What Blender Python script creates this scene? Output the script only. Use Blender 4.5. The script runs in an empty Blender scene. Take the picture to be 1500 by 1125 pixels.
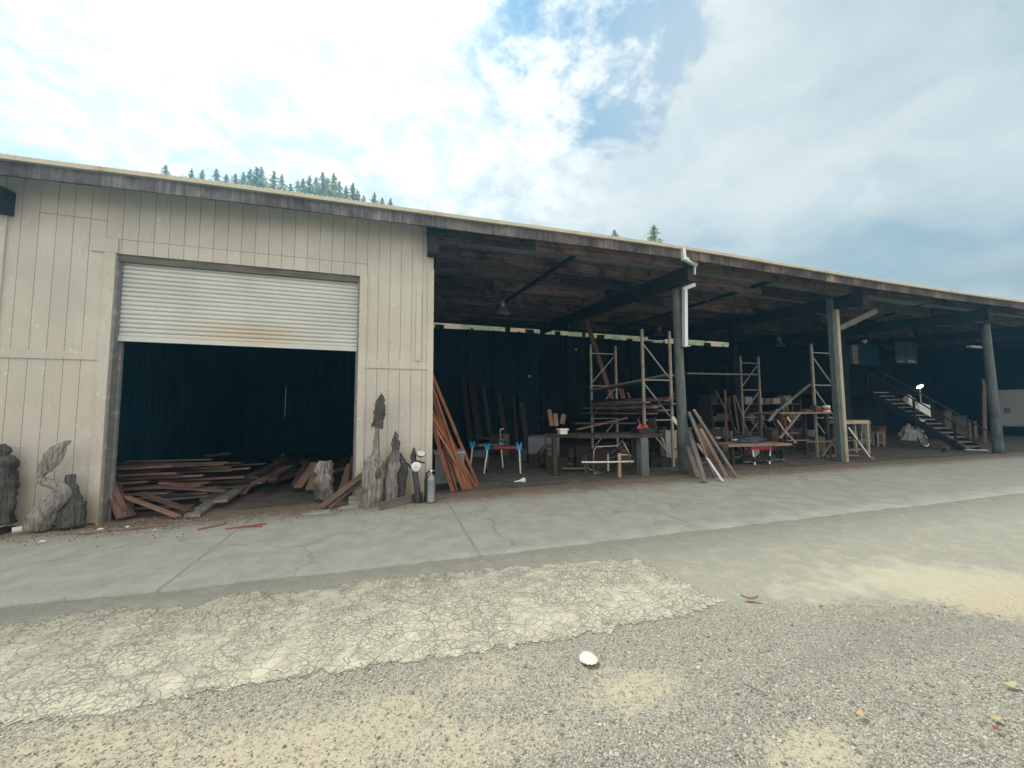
import bpy, bmesh, math, random
from mathutils import Vector, Matrix, noise as mn
random.seed(11)
R = math.radians
sc = bpy.context.scene
COL = sc.collection

# ------------------------------------------------------------------ camera geometry
CAM = Vector((0, -7.5, 1.6)); F = 563.0; YAW, PITCH, ROLL = R(17.2), R(3.94), .004
fw = Vector((math.sin(YAW)*math.cos(PITCH), math.cos(YAW)*math.cos(PITCH), math.sin(PITCH)))
r0 = Vector((math.cos(YAW), -math.sin(YAW), 0)); u0 = r0.cross(fw)
rt = r0*math.cos(ROLL) - u0*math.sin(ROLL); up = u0*math.cos(ROLL) + r0*math.sin(ROLL)

def lerp_tab(x, xs, ys):
    if x <= xs[0]: return ys[0]
    for i in range(len(xs)-1):
        if x <= xs[i+1]:
            t = (x-xs[i])/(xs[i+1]-xs[i]); return ys[i]+(ys[i+1]-ys[i])*t
    return ys[-1]

def ray(px, py): return fw + rt*((px-750)/F) - up*((py-562.5)/F)
def W(px, py, y):                       # point seen at a pixel of the survey photo, on the plane y = const
    d = ray(px, py); return CAM + d*((y-CAM.y)/d.y)
def gz(x, y=0):                         # the yard climbs gently to the right
    return lerp_tab(x, [-12, -4, 6.7, 20, 40], [-.1, -.075, .065, .09, .1])
def G(px, py, dz=0):
    d = ray(px, py); z = 0
    for _ in range(12):
        p = CAM + d*((z-CAM.z)/d.z); z = gz(p.x)+dz
    return p

# ------------------------------------------------------------------ material kit
def newmat(name):
    m = bpy.data.materials.new(name); m.use_nodes = True
    nt = m.node_tree; b = nt.nodes['Principled BSDF']; return m, nt, b
class NT:
    def __init__(s, nt): s.nt = nt
    def n(s, typ, **kw):
        x = s.nt.nodes.new('ShaderNode'+typ)
        for k, v in kw.items():
            if k.startswith('i_'):
                key = k[2:]; key = int(key) if key.isdigit() else key.replace('_', ' ')
                x.inputs[key].default_value = v
            else: setattr(x, k, v)
        return x
    def l(s, a, b): s.nt.links.new(a, b)
    def coord(s, kind='Object', scale=(1,1,1), rot=(0,0,0)):
        tc = s.n('TexCoord'); mp = s.n('Mapping'); mp.inputs['Scale'].default_value = scale; mp.inputs['Rotation'].default_value = rot
        s.l(tc.outputs[kind], mp.inputs[0]); return mp.outputs[0]
    def noise(s, vec, scale, detail=4, rough=.55, dist=0):
        x = s.n('TexNoise'); x.inputs['Scale'].default_value = scale; x.inputs['Detail'].default_value = detail
        x.inputs['Roughness'].default_value = rough; x.inputs['Distortion'].default_value = dist
        s.l(vec, x.inputs['Vector']); return x.outputs['Fac']
    def ramp(s, fac, stops, interp='LINEAR'):
        x = s.n('ValToRGB'); x.color_ramp.interpolation = interp; e = x.color_ramp.elements
        while len(e) < len(stops): e.new(.5)
        for i, (p, c) in enumerate(stops):
            e[i].position = p; e[i].color = (*c, 1) if len(c) == 3 else c
        s.l(fac, x.inputs[0]); return x.outputs[0]
    def ss(s, v, a, b):
        x = s.n('MapRange', interpolation_type='SMOOTHSTEP'); x.inputs[1].default_value = a; x.inputs[2].default_value = b
        s.l(v, x.inputs[0]); return x.outputs[0]
    def math(s, op, a, b=None, c=None, clamp=False):
        x = s.n('Math', operation=op, use_clamp=clamp)
        for i, v in enumerate((a, b, c)):
            if v is None: continue
            if isinstance(v, (int, float)): x.inputs[i].default_value = v
            else: s.l(v, x.inputs[i])
        return x.outputs[0]
    def mix(s, fac, a, b, mode='MIX'):
        x = s.n('Mix', data_type='RGBA', blend_type=mode)
        for i, v in ((0, fac), (6, a), (7, b)):
            if isinstance(v, (int, float)): x.inputs[i].default_value = v
            elif isinstance(v, tuple): x.inputs[i].default_value = (*v, 1)
            else: s.l(v, x.inputs[i])
        return x.outputs[2]
    def bump(s, h, strength, dist, normal=None):
        x = s.n('Bump'); x.inputs['Strength'].default_value = strength; x.inputs['Distance'].default_value = dist
        s.l(h, x.inputs['Height'])
        if normal: s.l(normal, x.inputs['Normal'])
        return x.outputs[0]
    def sep(s, v):
        x = s.n('SeparateXYZ'); s.l(v, x.inputs[0]); return x.outputs
    def attr(s, name):
        x = s.n('Attribute', attribute_name=name); return x.outputs['Fac']

def wood(name, dark, light, axis=0, rough=.85, var=.25, scale=1.0, bump=.4, stain=None):
    """timber with grain along one object axis, varied per object"""
    m, nt, b = newmat(name); k = NT(nt)
    st = [26*scale]*3; st[axis] = 1.3*scale
    tc = k.n('TexCoord'); oi = k.n('ObjectInfo')
    off = k.n('VectorMath', operation='MULTIPLY_ADD'); k.l(oi.outputs['Random'], off.inputs[0]); off.inputs[1].default_value = (31, 17, 53); k.l(tc.outputs['Object'], off.inputs[2])
    mp = k.n('Mapping'); mp.inputs['Scale'].default_value = st; k.l(off.outputs[0], mp.inputs[0])
    g = k.noise(mp.outputs[0], 1.6, 6, .62, .6); big = k.noise(off.outputs[0], 1.7, 3)
    mid = tuple((a+c)/2 for a, c in zip(dark, light))
    c = k.ramp(g, [(.3, dark), (.5, mid), (.72, light)])
    c = k.mix(k.math('MULTIPLY', k.ss(big, .5, .72), .55), c, tuple(x*.5 for x in dark))
    if stain: c = k.mix(k.math('MULTIPLY', k.ss(k.noise(off.outputs[0], 3.1, 4), .52, .7), .8), c, stain)
    hv = k.n('HueSaturation'); k.l(c, hv.inputs['Color'])
    k.l(k.math('MULTIPLY_ADD', oi.outputs['Random'], 2*var, 1-var), hv.inputs['Value'])
    k.l(hv.outputs[0], b.inputs['Base Color']); b.inputs['Roughness'].default_value = rough; b.inputs['Specular IOR Level'].default_value = .25
    k.l(k.bump(g, bump, .006), b.inputs['Normal']); return m

def paint(name, col, rough=.5, metal=0, dirt=(.08,.07,.06), amt=.5, sc_=6, bump=.05, spec=.4):
    m, nt, b = newmat(name); k = NT(nt)
    v = k.coord(); n1 = k.noise(v, sc_, 6, .65); n2 = k.noise(v, sc_*7, 4)
    c = k.mix(k.math('MULTIPLY', k.ss(n1, .48, .75), amt), col, dirt)
    c = k.mix(k.math('MULTIPLY', k.ss(n2, .6, .8), amt*.5), c, tuple(x*.55 for x in col))
    k.l(c, b.inputs['Base Color']); b.inputs['Metallic'].default_value = metal; b.inputs['Specular IOR Level'].default_value = spec
    k.l(k.math('MULTIPLY_ADD', n1, .3, rough-.15), b.inputs['Roughness'])
    if bump: k.l(k.bump(n2, bump, .01), b.inputs['Normal'])
    return m

M = {}
M['redwood'] = wood('redwood', (.14,.05,.03), (.38,.165,.095), var=.35)
M['redold'] = wood('aged_redwood', (.09,.05,.04), (.29,.18,.14), var=.45)
M['greywood'] = wood('grey_plank', (.10,.095,.09), (.30,.27,.23), var=.3)
M['brownwood'] = wood('brown_plank', (.085,.055,.04), (.24,.165,.115), var=.35)
M['darkwood'] = wood('dark_plank', (.03,.024,.02), (.10,.078,.062), var=.35)
M['palewood'] = wood('pale_board', (.33,.27,.17), (.6,.52,.36), var=.15)
M['ply'] = wood('plywood', (.17,.12,.085), (.36,.27,.2), var=.2, scale=.6)
M['drift'] = wood('driftwood', (.05,.05,.053), (.40,.38,.345), axis=2, bump=1.0, var=.1, scale=1.1)
M['drift_dark'] = wood('dark_driftwood', (.025,.025,.027), (.15,.14,.13), axis=2, bump=1.0, var=.1, scale=1.1)
M['pole'] = wood('pole_timber', (.065,.085,.085), (.17,.195,.18), axis=2, var=.08, scale=.8)
M['post_pale'] = wood('pale_post_timber', (.30,.30,.23), (.54,.52,.40), axis=0, var=.08)
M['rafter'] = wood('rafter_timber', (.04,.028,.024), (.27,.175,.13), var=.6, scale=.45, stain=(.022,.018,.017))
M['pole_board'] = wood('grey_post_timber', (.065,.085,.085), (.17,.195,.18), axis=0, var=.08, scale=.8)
M['rafter_dark'] = wood('shaded_rafter_timber', (.012,.010,.010), (.15,.10,.08), var=.6, scale=.4, stain=(.012,.011,.012))  # darker copy of the rafters: shade of the right bays put into colour
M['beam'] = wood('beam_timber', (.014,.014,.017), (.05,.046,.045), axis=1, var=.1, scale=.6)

def fascia_mat():
    m, nt, b = newmat('weathered_fascia'); k = NT(nt)
    v = k.coord(scale=(1,1,1)); s1_ = k.noise(k.coord(scale=(7,1,.35)), 2.2, 6, .7); s2_ = k.noise(k.coord(scale=(1,1,.8)), 1.7, 5, .65); streak = k.math('ADD', k.math('MULTIPLY', s1_, .42), k.math('MULTIPLY', s2_, .58)); big = k.noise(v, .8, 4)
    grain = k.noise(k.coord(scale=(.8,10,26)), 1.5, 4)
    c = k.ramp(streak, [(.36, (.035,.033,.037)), (.46, (.095,.09,.096)), (.56, (.18,.172,.172)), (.67, (.34,.325,.30))])
    c = k.mix(k.math('MULTIPLY', k.ss(k.sep(v)[0], -1, 9), .8), c, k.ramp(streak, [(.38, (.02,.016,.015)), (.47, (.07,.05,.042)), (.56, (.145,.105,.08)), (.67, (.42,.36,.26))]))
    c = k.mix(k.math('MULTIPLY', k.ss(big, .5, .7), .5), c, (.04,.034,.034))
    k.l(c, b.inputs['Base Color']); b.inputs['Roughness'].default_value = .9; b.inputs['Specular IOR Level'].default_value = .2
    k.l(k.bump(grain, .4, .006), b.inputs['Normal']); return m
M['fascia'] = fascia_mat()

def siding_mat():
    m, nt, b = newmat('cream_board_siding'); k = NT(nt)
    v = k.coord(); z = k.sep(v)[2]
    grain = k.noise(k.coord(scale=(40,40,2.2)), 1.4, 5, .6); big = k.noise(v, .9, 4); spots = k.noise(v, 14, 3, .5); fine = k.noise(v, 60, 3)
    c = k.mix(k.ss(big, .35, .7), (.51,.49,.43), (.60,.58,.51))
    c = k.mix(k.math('MULTIPLY', k.ss(grain, .5, .75), .5), c, (.38,.35,.29))
    c = k.mix(k.math('MULTIPLY', k.ss(spots, .65, .70), .7), c, (.72,.71,.66))
    c = k.mix(k.math('MULTIPLY', k.ss(spots, .31, .26), .5), c, (.22,.19,.15))
    peel = k.math('MULTIPLY', k.ss(k.noise(k.coord(scale=(9,9,2)), 1.1, 7, .75), .62, .68), .55); c = k.mix(peel, c, (.70,.68,.62))
    bt = k.n('TexWhiteNoise', noise_dimensions='1D'); k.l(k.math('FLOOR', k.math('DIVIDE', k.math('SUBTRACT', k.sep(v)[0], .72), .203)), bt.inputs['W']); c = k.mix(k.math('MULTIPLY', bt.outputs['Value'], .16), c, (.36,.335,.28))
    splash = k.math('MULTIPLY', k.ss(k.math('ADD', z, k.math('MULTIPLY', big, .9)), 1.15, .35), .75)
    c = k.mix(splash, c, (.33,.27,.18))
    k.l(c, b.inputs['Base Color']); b.inputs['Roughness'].default_value = .75; b.inputs['Specular IOR Level'].default_value = .25
    k.l(k.bump(k.math('ADD', grain, k.math('MULTIPLY', fine, .4)), .3, .005), b.inputs['Normal']); return m
M['siding'] = siding_mat()
M['trim'] = siding_mat(); M['trim'].name = 'cream_trim_paint'
M['jamb'] = paint('weathered_jamb_paint', (.20,.20,.20), .8, 0, (.42,.41,.37), .7, 9)
M['groove'] = paint('groove_shadow_wood', (.33,.31,.27), .9, 0, (.05,.05,.05), .4)

def shutter_mat():
    m, nt, b = newmat('white_roller_shutter_paint'); k = NT(nt)
    v = k.coord(); s = k.sep(v)
    st = k.noise(k.coord(scale=(1,1,3)), 1.6, 5, .6); drip = k.noise(k.coord(scale=(14,1,1.2)), 1.5, 4)
    dx = k.math('MULTIPLY', k.math('ADD', s[0], 2.35), .75); dz = k.math('MULTIPLY', k.math('SUBTRACT', s[2], 2.93), 3.2)
    rr = k.math('SQRT', k.math('ADD', k.math('MULTIPLY', dx, dx), k.math('MULTIPLY', dz, dz)))
    rust = k.math('MULTIPLY', k.ss(k.math('ADD', rr, k.math('MULTIPLY', st, .7)), 1.45, .35), .5)
    c = k.mix(k.ss(k.noise(v, 1.3, 4), .35, .7), (.60,.62,.59), (.52,.545,.52))
    c = k.mix(rust, c, (.50,.38,.19))
    c = k.mix(k.math('MULTIPLY', k.ss(st, .6, .8), .4), c, (.4,.38,.34))
    k.l(c, b.inputs['Base Color']); b.inputs['Roughness'].default_value = .45
    return m
M['shutter'] = shutter_mat()

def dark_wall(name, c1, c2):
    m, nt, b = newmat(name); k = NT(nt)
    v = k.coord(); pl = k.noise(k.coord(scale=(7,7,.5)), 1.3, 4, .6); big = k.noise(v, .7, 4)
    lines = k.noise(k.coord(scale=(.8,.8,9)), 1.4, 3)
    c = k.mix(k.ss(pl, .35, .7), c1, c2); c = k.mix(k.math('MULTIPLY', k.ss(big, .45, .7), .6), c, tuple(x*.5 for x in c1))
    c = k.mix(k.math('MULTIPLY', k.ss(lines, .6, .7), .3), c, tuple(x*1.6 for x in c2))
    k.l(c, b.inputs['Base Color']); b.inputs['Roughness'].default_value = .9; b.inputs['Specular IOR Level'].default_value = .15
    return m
M['wall_blue'] = dark_wall('flare_blue_boarding', (.018,.075,.13), (.03,.105,.165))  # blue veil of lens flare put into the garage wall colour
M['wall_dark'] = dark_wall('dark_boarding', (.008,.012,.018), (.02,.024,.03))  # plain near-black boarding, without the flare blue
M['wall_mid'] = dark_wall('faint_flare_blue_boarding', (.009,.024,.038), (.02,.042,.06))  # weaker flare blue, put into the first bay's wall colour
M['roof'] = paint('galvanised_roof_sheet', (.55,.57,.56), .45, .6, (.28,.22,.16), .5, 2)
M['roof_under'] = M['roof']
M['drip'] = paint('roof_edge_trim_paint', (.52,.49,.38), .55, .2, (.38,.22,.10), .7, 3)
M['spout'] = paint('white_downspout_paint', (.70,.76,.78), .4, .1, (.4,.38,.33), .35, 5)
M['steel'] = paint('galvanised_steel', (.48,.48,.46), .4, .7, (.2,.17,.14), .4, 8)
M['chrome'] = paint('chromed_metal', (.75,.77,.77), .15, 1.0, (.4,.36,.3), .25, 12, 0)
M['blackwood'] = wood('blackened_stair_timber', (.012,.014,.017), (.045,.048,.052), var=.1)
M['rod'] = paint('black_steel', (.02,.02,.022), .5, .3, (.07,.045,.03), .4, 8)
M['black'] = paint('black_plastic', (.02,.021,.024), .5, 0, (.06,.06,.06), .3, 8)
M['white'] = paint('white_plastic', (.72,.73,.70), .45, 0, (.45,.41,.33), .3, 7)
M['paper'] = paint('white_paper', (.78,.77,.71), .8, 0, (.55,.5,.4), .25, 9)
M['blue'] = paint('blue_plastic', (.02,.30,.50), .4, 0, (.02,.1,.16), .3, 10)
M['red'] = paint('red_plastic', (.42,.02,.04), .45, 0, (.12,.02,.02), .3, 10)
M['orange'] = paint('orange_red_plastic', (.55,.10,.05), .45, 0, (.2,.05,.03), .3, 10)
M['grey'] = paint('grey_enamel', (.16,.19,.20), .5, .1, (.06,.06,.06), .4, 7)
M['tank'] = paint('worn_silver_cylinder', (.24,.27,.28), .35, .7, (.14,.12,.10), .5, 9)
M['tarp'] = paint('dark_blue_tarpaulin', (.02,.03,.07), .45, 0, (.05,.06,.08), .4, 5)
M['shell'] = paint('sun_bleached_shell', (.66,.65,.58), .6, 0, (.40,.35,.26), .5, 22, .1)
M['stone'] = paint('grey_slate', (.30,.32,.32), .7, 0, (.14,.14,.14), .5, 14, .3)
M['yellow'] = paint('yellow_handle_paint', (.62,.45,.10), .5, 0, (.3,.2,.08), .4, 12)
M['leaf'] = paint('fallen_leaf', (.40,.31,.17), .8, 0, (.25,.17,.09), .5, 40)
M['leaf_green'] = paint('pale_green_leaf', (.33,.36,.17), .8, 0, (.4,.3,.1), .4, 40)
M['chip'] = paint('red_bark_chip', (.22,.10,.065), .85, 0, (.12,.06,.05), .5, 30, .3)
M['rubber'] = paint('tyre_rubber', (.02,.02,.021), .8, 0, (.06,.055,.05), .5, 9)
M['trailer'] = paint('white_trailer_panel', (.66,.66,.65), .5, 0, (.3,.27,.24), .5, 1.5)
M['canvas'] = paint('grey_canvas', (.34,.35,.33), .85, 0, (.16,.15,.13), .5, 6, .2)
def glass_mat(name, col, rough=.1):
    m, nt, b = newmat(name); b.inputs['Base Color'].default_value = (*col, 1); b.inputs['Roughness'].default_value = rough; b.inputs['Specular IOR Level'].default_value = .6; return m
M['pane'] = glass_mat('dim_window_glass', (.045,.08,.085), .12)
M['lens'] = glass_mat('milky_lens_glass', (.66,.70,.68), .15)
mm, nt_, b_ = newmat('lit_bulb'); b_.inputs['Emission Color'].default_value = (1,.82,.55,1); b_.inputs['Emission Strength'].default_value = 9; M['bulb'] = mm

def rack_mat():
    m, nt, b = newmat('punched_rack_steel'); k = NT(nt)
    v = k.coord(); s = k.sep(v)
    fz = k.math('FRACT', k.math('MULTIPLY', s[2], 1/.075)); hz = k.math('LESS_THAN', k.math('ABSOLUTE', k.math('SUBTRACT', fz, .5)), .2)
    hx = k.math('LESS_THAN', k.math('ABSOLUTE', s[0]), .017)
    n1 = k.noise(v, 5, 5)
    c = k.mix(k.ss(n1, .4, .7), (.44,.41,.32), (.27,.235,.18))
    c = k.mix(k.math('MULTIPLY', hz, hx), c, (.03,.03,.03))
    k.l(c, b.inputs['Base Color']); b.inputs['Roughness'].default_value = .55; b.inputs['Metallic'].default_value = .2; return m
M['rack'] = rack_mat(); M['rung'] = paint('dull_rack_steel', (.34,.33,.29), .55, .2, (.15,.12,.09), .4, 8)

def bark_mat():
    m, nt, b = newmat('carved_bark'); k = NT(nt)
    v = k.coord(); vo = k.n('TexVoronoi', feature='DISTANCE_TO_EDGE'); vo.inputs['Scale'].default_value = 20
    mp = k.coord(scale=(1.4,1,.75)); k.l(mp, vo.inputs['Vector'])
    n1 = k.noise(k.coord(scale=(22,22,4)), 1.3, 5)
    h = k.ss(vo.outputs['Distance'], 0, .25)
    c = k.mix(h, (.06,.058,.058), k.ramp(n1, [(.3, (.08,.078,.08)), (.7, (.26,.245,.24))]))
    k.l(c, b.inputs['Base Color']); b.inputs['Roughness'].default_value = .9
    k.l(k.bump(h, .9, .02), b.inputs['Normal']); return m
M['bark'] = bark_mat()

# ------------------------------------------------------------------ object kit
def fin(o, label=None, cat=None, group=None, kind=None):
    if label: o['label'] = label
    if cat: o['category'] = cat
    if group: o['group'] = group
    if kind: o['kind'] = kind
    return o
def thing(name, loc, label, cat, group=None):
    o = bpy.data.objects.new(name, None); COL.objects.link(o); o.location = loc; o.empty_display_size = .2
    return fin(o, label, cat, group)
def link(name, bm, mat, parent=None, smooth=False, origin=None, **kw):
    me = bpy.data.meshes.new(name)
    if origin is not None:
        origin = Vector(origin); bmesh.ops.translate(bm, verts=bm.verts, vec=-origin)
    bmesh.ops.recalc_face_normals(bm, faces=bm.faces)
    if smooth:
        for f in bm.faces: f.smooth = True
    bm.to_mesh(me); bm.free()
    for mt in (mat if isinstance(mat, (list, tuple)) else [mat]): me.materials.append(mt)
    o = bpy.data.objects.new(name, me); COL.objects.link(o)
    if origin is not None: o.location = origin
    if parent is not None:
        o.parent = parent
        pm = Matrix.Translation(parent.location)
        if parent.parent: pm = Matrix.Translation(parent.location) if parent.type == 'EMPTY' else pm
        o.matrix_parent_inverse = pm.inverted() if parent.type == 'EMPTY' else parent_world(parent).inverted()
    return fin(o, **kw)
def parent_world(p):
    m = p.matrix_basis.copy()
    if p.parent: m = parent_world(p.parent) @ p.matrix_parent_inverse @ m
    return m
def box(bm, a, b):
    x0, y0, z0 = a; x1, y1, z1 = b
    v = [bm.verts.new(p) for p in ((x0,y0,z0),(x1,y0,z0),(x1,y1,z0),(x0,y1,z0),(x0,y0,z1),(x1,y0,z1),(x1,y1,z1),(x0,y1,z1))]
    for f in ((0,3,2,1),(4,5,6,7),(0,1,5,4),(1,2,6,5),(2,3,7,6),(3,0,4,7)): bm.faces.new([v[i] for i in f])
    return v
def frame(p1, p2, hint=(0,0,1)):
    X = (Vector(p2)-Vector(p1)).normalized(); Z = Vector(hint); Z = Z - X*Z.dot(X)
    if Z.length < 1e-4: Z = Vector((0,1,0)) - X*X.y
    Z.normalize(); Y = Z.cross(X); m = Matrix((X, Y, Z)).transposed().to_4x4(); m.translation = p1; return m
def bar(bm, p1, p2, w, h, hint=(0,0,1)):
    """box bar centred on the line p1-p2 inside a bigger mesh"""
    m = frame(p1, p2, hint); L = (Vector(p2)-Vector(p1)).length
    for v in box(bm, (0,-w/2,-h/2), (L,w/2,h/2)): v.co = m @ v.co
def board(name, p1, p2, w, t, mat, parent=None, hint=(0,0,1), segs=1, bend=0, **kw):
    """one timber lying along its own X axis"""
    p1, p2 = Vector(p1), Vector(p2); L = (p2-p1).length; bm = bmesh.new()
    n = max(1, segs); rows = []
    for i in range(n+1):
        x = L*i/n; b = bend*math.sin(math.pi*i/n); j = random.uniform(-1,1)*.012*w/.1 if 0 < i < n or n == 1 else random.uniform(-.01,.01)
        rows.append([bm.verts.new((x+random.uniform(-.008,.008), -w/2+j*.3, -t/2+b)), bm.verts.new((x, w/2+j*.3, -t/2+b)), bm.verts.new((x+random.uniform(-.008,.008), w/2+j*.3, t/2+b)), bm.verts.new((x, -w/2+j*.3, t/2+b))])
    for i in range(n):
        a, c = rows[i], rows[i+1]
        for k in range(4): bm.faces.new((a[k], a[(k+1)%4], c[(k+1)%4], c[k]))
    bm.faces.new(rows[0]); bm.faces.new(rows[-1])
    bmesh.ops.recalc_face_normals(bm, faces=bm.faces)
    me = bpy.data.meshes.new(name); bm.to_mesh(me); bm.free(); me.materials.append(mat)
    o = bpy.data.objects.new(name, me); COL.objects.link(o); o.matrix_basis = frame(p1, p2, hint)
    if parent is not None:
        o.parent = parent; o.matrix_parent_inverse = parent_world(parent).inverted()
    return fin(o, **kw)
def tube(bm, pts, r, seg=8, cap=True):
    pts = [Vector(p) for p in pts]; rings = []
    rs = r if isinstance(r, (list, tuple)) else [r]*len(pts)
    for i, p in enumerate(pts):
        d = (pts[min(i+1, len(pts)-1)]-pts[max(i-1, 0)]).normalized()
        a = d.cross(Vector((0,0,1)) if abs(d.z) < .95 else Vector((0,1,0))).normalized(); b = d.cross(a)
        rings.append([bm.verts.new(p+(a*math.cos(2*math.pi*k/seg)+b*math.sin(2*math.pi*k/seg))*rs[i]) for k in range(seg)])
    for i in range(len(rings)-1):
        for k in range(seg): bm.faces.new((rings[i][k], rings[i][(k+1)%seg], rings[i+1][(k+1)%seg], rings[i+1][k]))
    if cap: bm.faces.new(rings[0]); bm.faces.new(rings[-1])
def lathe(bm, prof, seg=20, mat=None):
    rings = []
    for r, z in prof:
        rings.append([bm.verts.new((max(r,.0005)*math.cos(2*math.pi*k/seg), max(r,.0005)*math.sin(2*math.pi*k/seg), z)) for k in range(seg)])
    vs = [v for q in rings for v in q]
    for i in range(len(rings)-1):
        for k in range(seg): bm.faces.new((rings[i][k], rings[i][(k+1)%seg], rings[i+1][(k+1)%seg], rings[i+1][k]))
    bm.faces.new(rings[0]); bm.faces.new(rings[-1])
    if mat is not None:
        for v in vs: v.co = mat @ v.co
    return vs
def axis_mat(loc, zdir, hint=(0,0,1)):
    Z = Vector(zdir).normalized(); X = Vector(hint).cross(Z)
    if X.length < 1e-3: X = Vector((1,0,0))
    X.normalize(); m = Matrix((X, Z.cross(X), Z)).transposed().to_4x4(); m.translation = loc; return m
def gnarl(name, pts, radii, mat, flat=.6, seg=16, amp=.25, freq=9, sub=5, ridge=.12, **kw):
    """a weathered limb: swept, flattened front to back and roughened; tapers follow the radii"""
    P, Q = [], []
    n = len(pts)
    for i in range(n-1):
        a = pts[max(i-1,0)]; b = pts[i]; c = pts[i+1]; d = pts[min(i+2,n-1)]
        for s in range(sub):
            t = s/sub; t2, t3 = t*t, t*t*t
            P.append(.5*((2*b)+(c-a)*t+(2*a-5*b+4*c-d)*t2+(3*b-a-3*c+d)*t3)); Q.append(radii[i]+(radii[i+1]-radii[i])*t)
    P.append(pts[-1]); Q.append(radii[-1])
    bm = bmesh.new(); rings = []
    for i, p in enumerate(P):
        d = (P[min(i+1,len(P)-1)]-P[max(i-1,0)]).normalized()
        side = d.cross(Vector((0,1,0))).normalized(); front = Vector((0,1,0)); ring = []
        for k in range(seg):
            an = 2*math.pi*k/seg; q = side*math.cos(an)+front*math.sin(an)*flat
            w = Q[i]*(1+amp*(mn.noise((p+q*Q[i])*freq)+.5*mn.noise((p+q*Q[i])*freq*2.7)+.3*mn.noise(Vector((k*1.3, i*.07, pts[0].x))))+ridge*(abs(mn.noise(Vector((math.cos(an)*2.6+9, math.sin(an)*2.6, i*.055+pts[0].x))))*2.4-.55))
            ring.append(bm.verts.new(p+q*w))
        rings.append(ring)
    for i in range(len(rings)-1):
        for k in range(seg): bm.faces.new((rings[i][k], rings[i][(k+1)%seg], rings[i+1][(k+1)%seg], rings[i+1][k]))
    bm.faces.new(rings[0]); bm.faces.new(rings[-1])
    return link(name, bm, mat, smooth=True, origin=pts[0], **kw)
def plaque(name, px, y, thick, mat, jag=0, parent=None, **kw):
    """a carved slab: outline with its own depth, front face roughened"""
    pts = [W(a, b, y) for a, b in px]; out = []
    for i, p in enumerate(pts):
        q = pts[(i+1) % len(pts)]; n = max(1, int((q-p).length/.03))
        for s in range(n):
            w = p.lerp(q, s/n); w = w+Vector((random.uniform(-1,1), 0, random.uniform(-1,1)))*jag; out.append(w)
    bm = bmesh.new(); c = sum(out, Vector())/len(out)
    fr = [bm.verts.new(w) for w in out]; bk = [bm.verts.new(w+Vector((0,thick,0))) for w in out]
    f = bm.faces.new(fr); bm.faces.new(bk[::-1]); n = len(out)
    for i in range(n): bm.faces.new((fr[i], bk[i], bk[(i+1)%n], fr[(i+1)%n]))
    ins = bmesh.ops.inset_region(bm, faces=[f], thickness=.012, depth=0)
    for v in f.verts: v.co.y -= .018+random.uniform(0,.012)
    bmesh.ops.triangulate(bm, faces=bm.faces[:])
    return link(name, bm, mat, parent, origin=c, **kw)

# ------------------------------------------------------------------ ground
CE = [G(*p) for p in ((0,887),(130,876),(280,860),(420,845),(560,830),(700,814),(860,796),(1040,775),(1200,757),(1350,740),(1500,722))]
ce_x = [p.x for p in CE]; ce_y = [p.y for p in CE]
def conc_edge(x):
    if x < ce_x[0]: return ce_y[0]+(x-ce_x[0])*.04
    if x > ce_x[-1]: return ce_y[-1]
    return lerp_tab(x, ce_x, ce_y)
PATCH_PX = [(0,914),(60,906),(130,893),(250,887),(276,888),(340,868),(440,867),(480,858),(560,846),(650,838),(720,831),(800,826),(870,820),(935,817),(962,831),(1010,856),(1060,881),(1030,892),(980,903),(900,919),(820,935),(760,944),(680,955),(600,967),(520,979),(450,990),(350,1002),(250,1024),(150,1046),(60,1056),(0,1062)]
patch = [G(*p) for p in PATCH_PX]
# carry the patch on past the left edge of the view
patch = patch + [Vector((-6.2,-4.75,gz(-6))), Vector((-6.6,-4.2,gz(-6))), Vector((-6.1,-3.5,gz(-6)))]
def seg_dist(p, a, b):
    ab = b-a; t = max(0, min(1, (p-a).dot(ab)/max(ab.length_squared, 1e-9))); return (p-(a+ab*t)).length
AB = [G(*p) for p in ((1060,884),(1130,880),(1250,883),(1340,879),(1400,863),(1440,853),(1500,836))]
ab_x = [p.x for p in AB]; ab_y = [p.y for p in AB]
PT = [G(*p) for p in PATCH_PX[:17]]
MID = [G(*p) for p in ((0,985),(250,955),(520,920),(760,890),(980,866))]
def asph_edge(x):                       # nearer than this line is loose gravel
    if x <= ab_x[0]:
        return lerp_tab(x, [-9]+[p.x for p in MID]+[ab_x[0]], [MID[0].y+.1]+[p.y for p in MID]+[ab_y[0]-.05])
    if x >= ab_x[-1]: return ab_y[-1]+(x-ab_x[-1])*.05
    return lerp_tab(x, ab_x, ab_y)
DUST = [(G(*p), r, s) for p, r, s in (((40,1075),.6,.5),((330,1105),.45,.7),((100,1115),.5,.8),((560,1040),.25,.35),((900,1010),.35,.9),((960,1000),.3,.6),((620,1085),.4,.6),((1000,1065),.3,.4),((1210,1090),.28,.9),((1180,1115),.3,.7),((1290,852),.9,.7),((1390,848),.8,.7),((1490,864),.5,1.2),((1475,882),.4,1.1),((1430,1000),.5,.35),((820,1080),.25,.5),((440,1110),.5,.9),((700,1100),.3,.6),((680,990),.4,.5),((1150,870),.6,.4),((760,960),.4,.5))]
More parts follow.
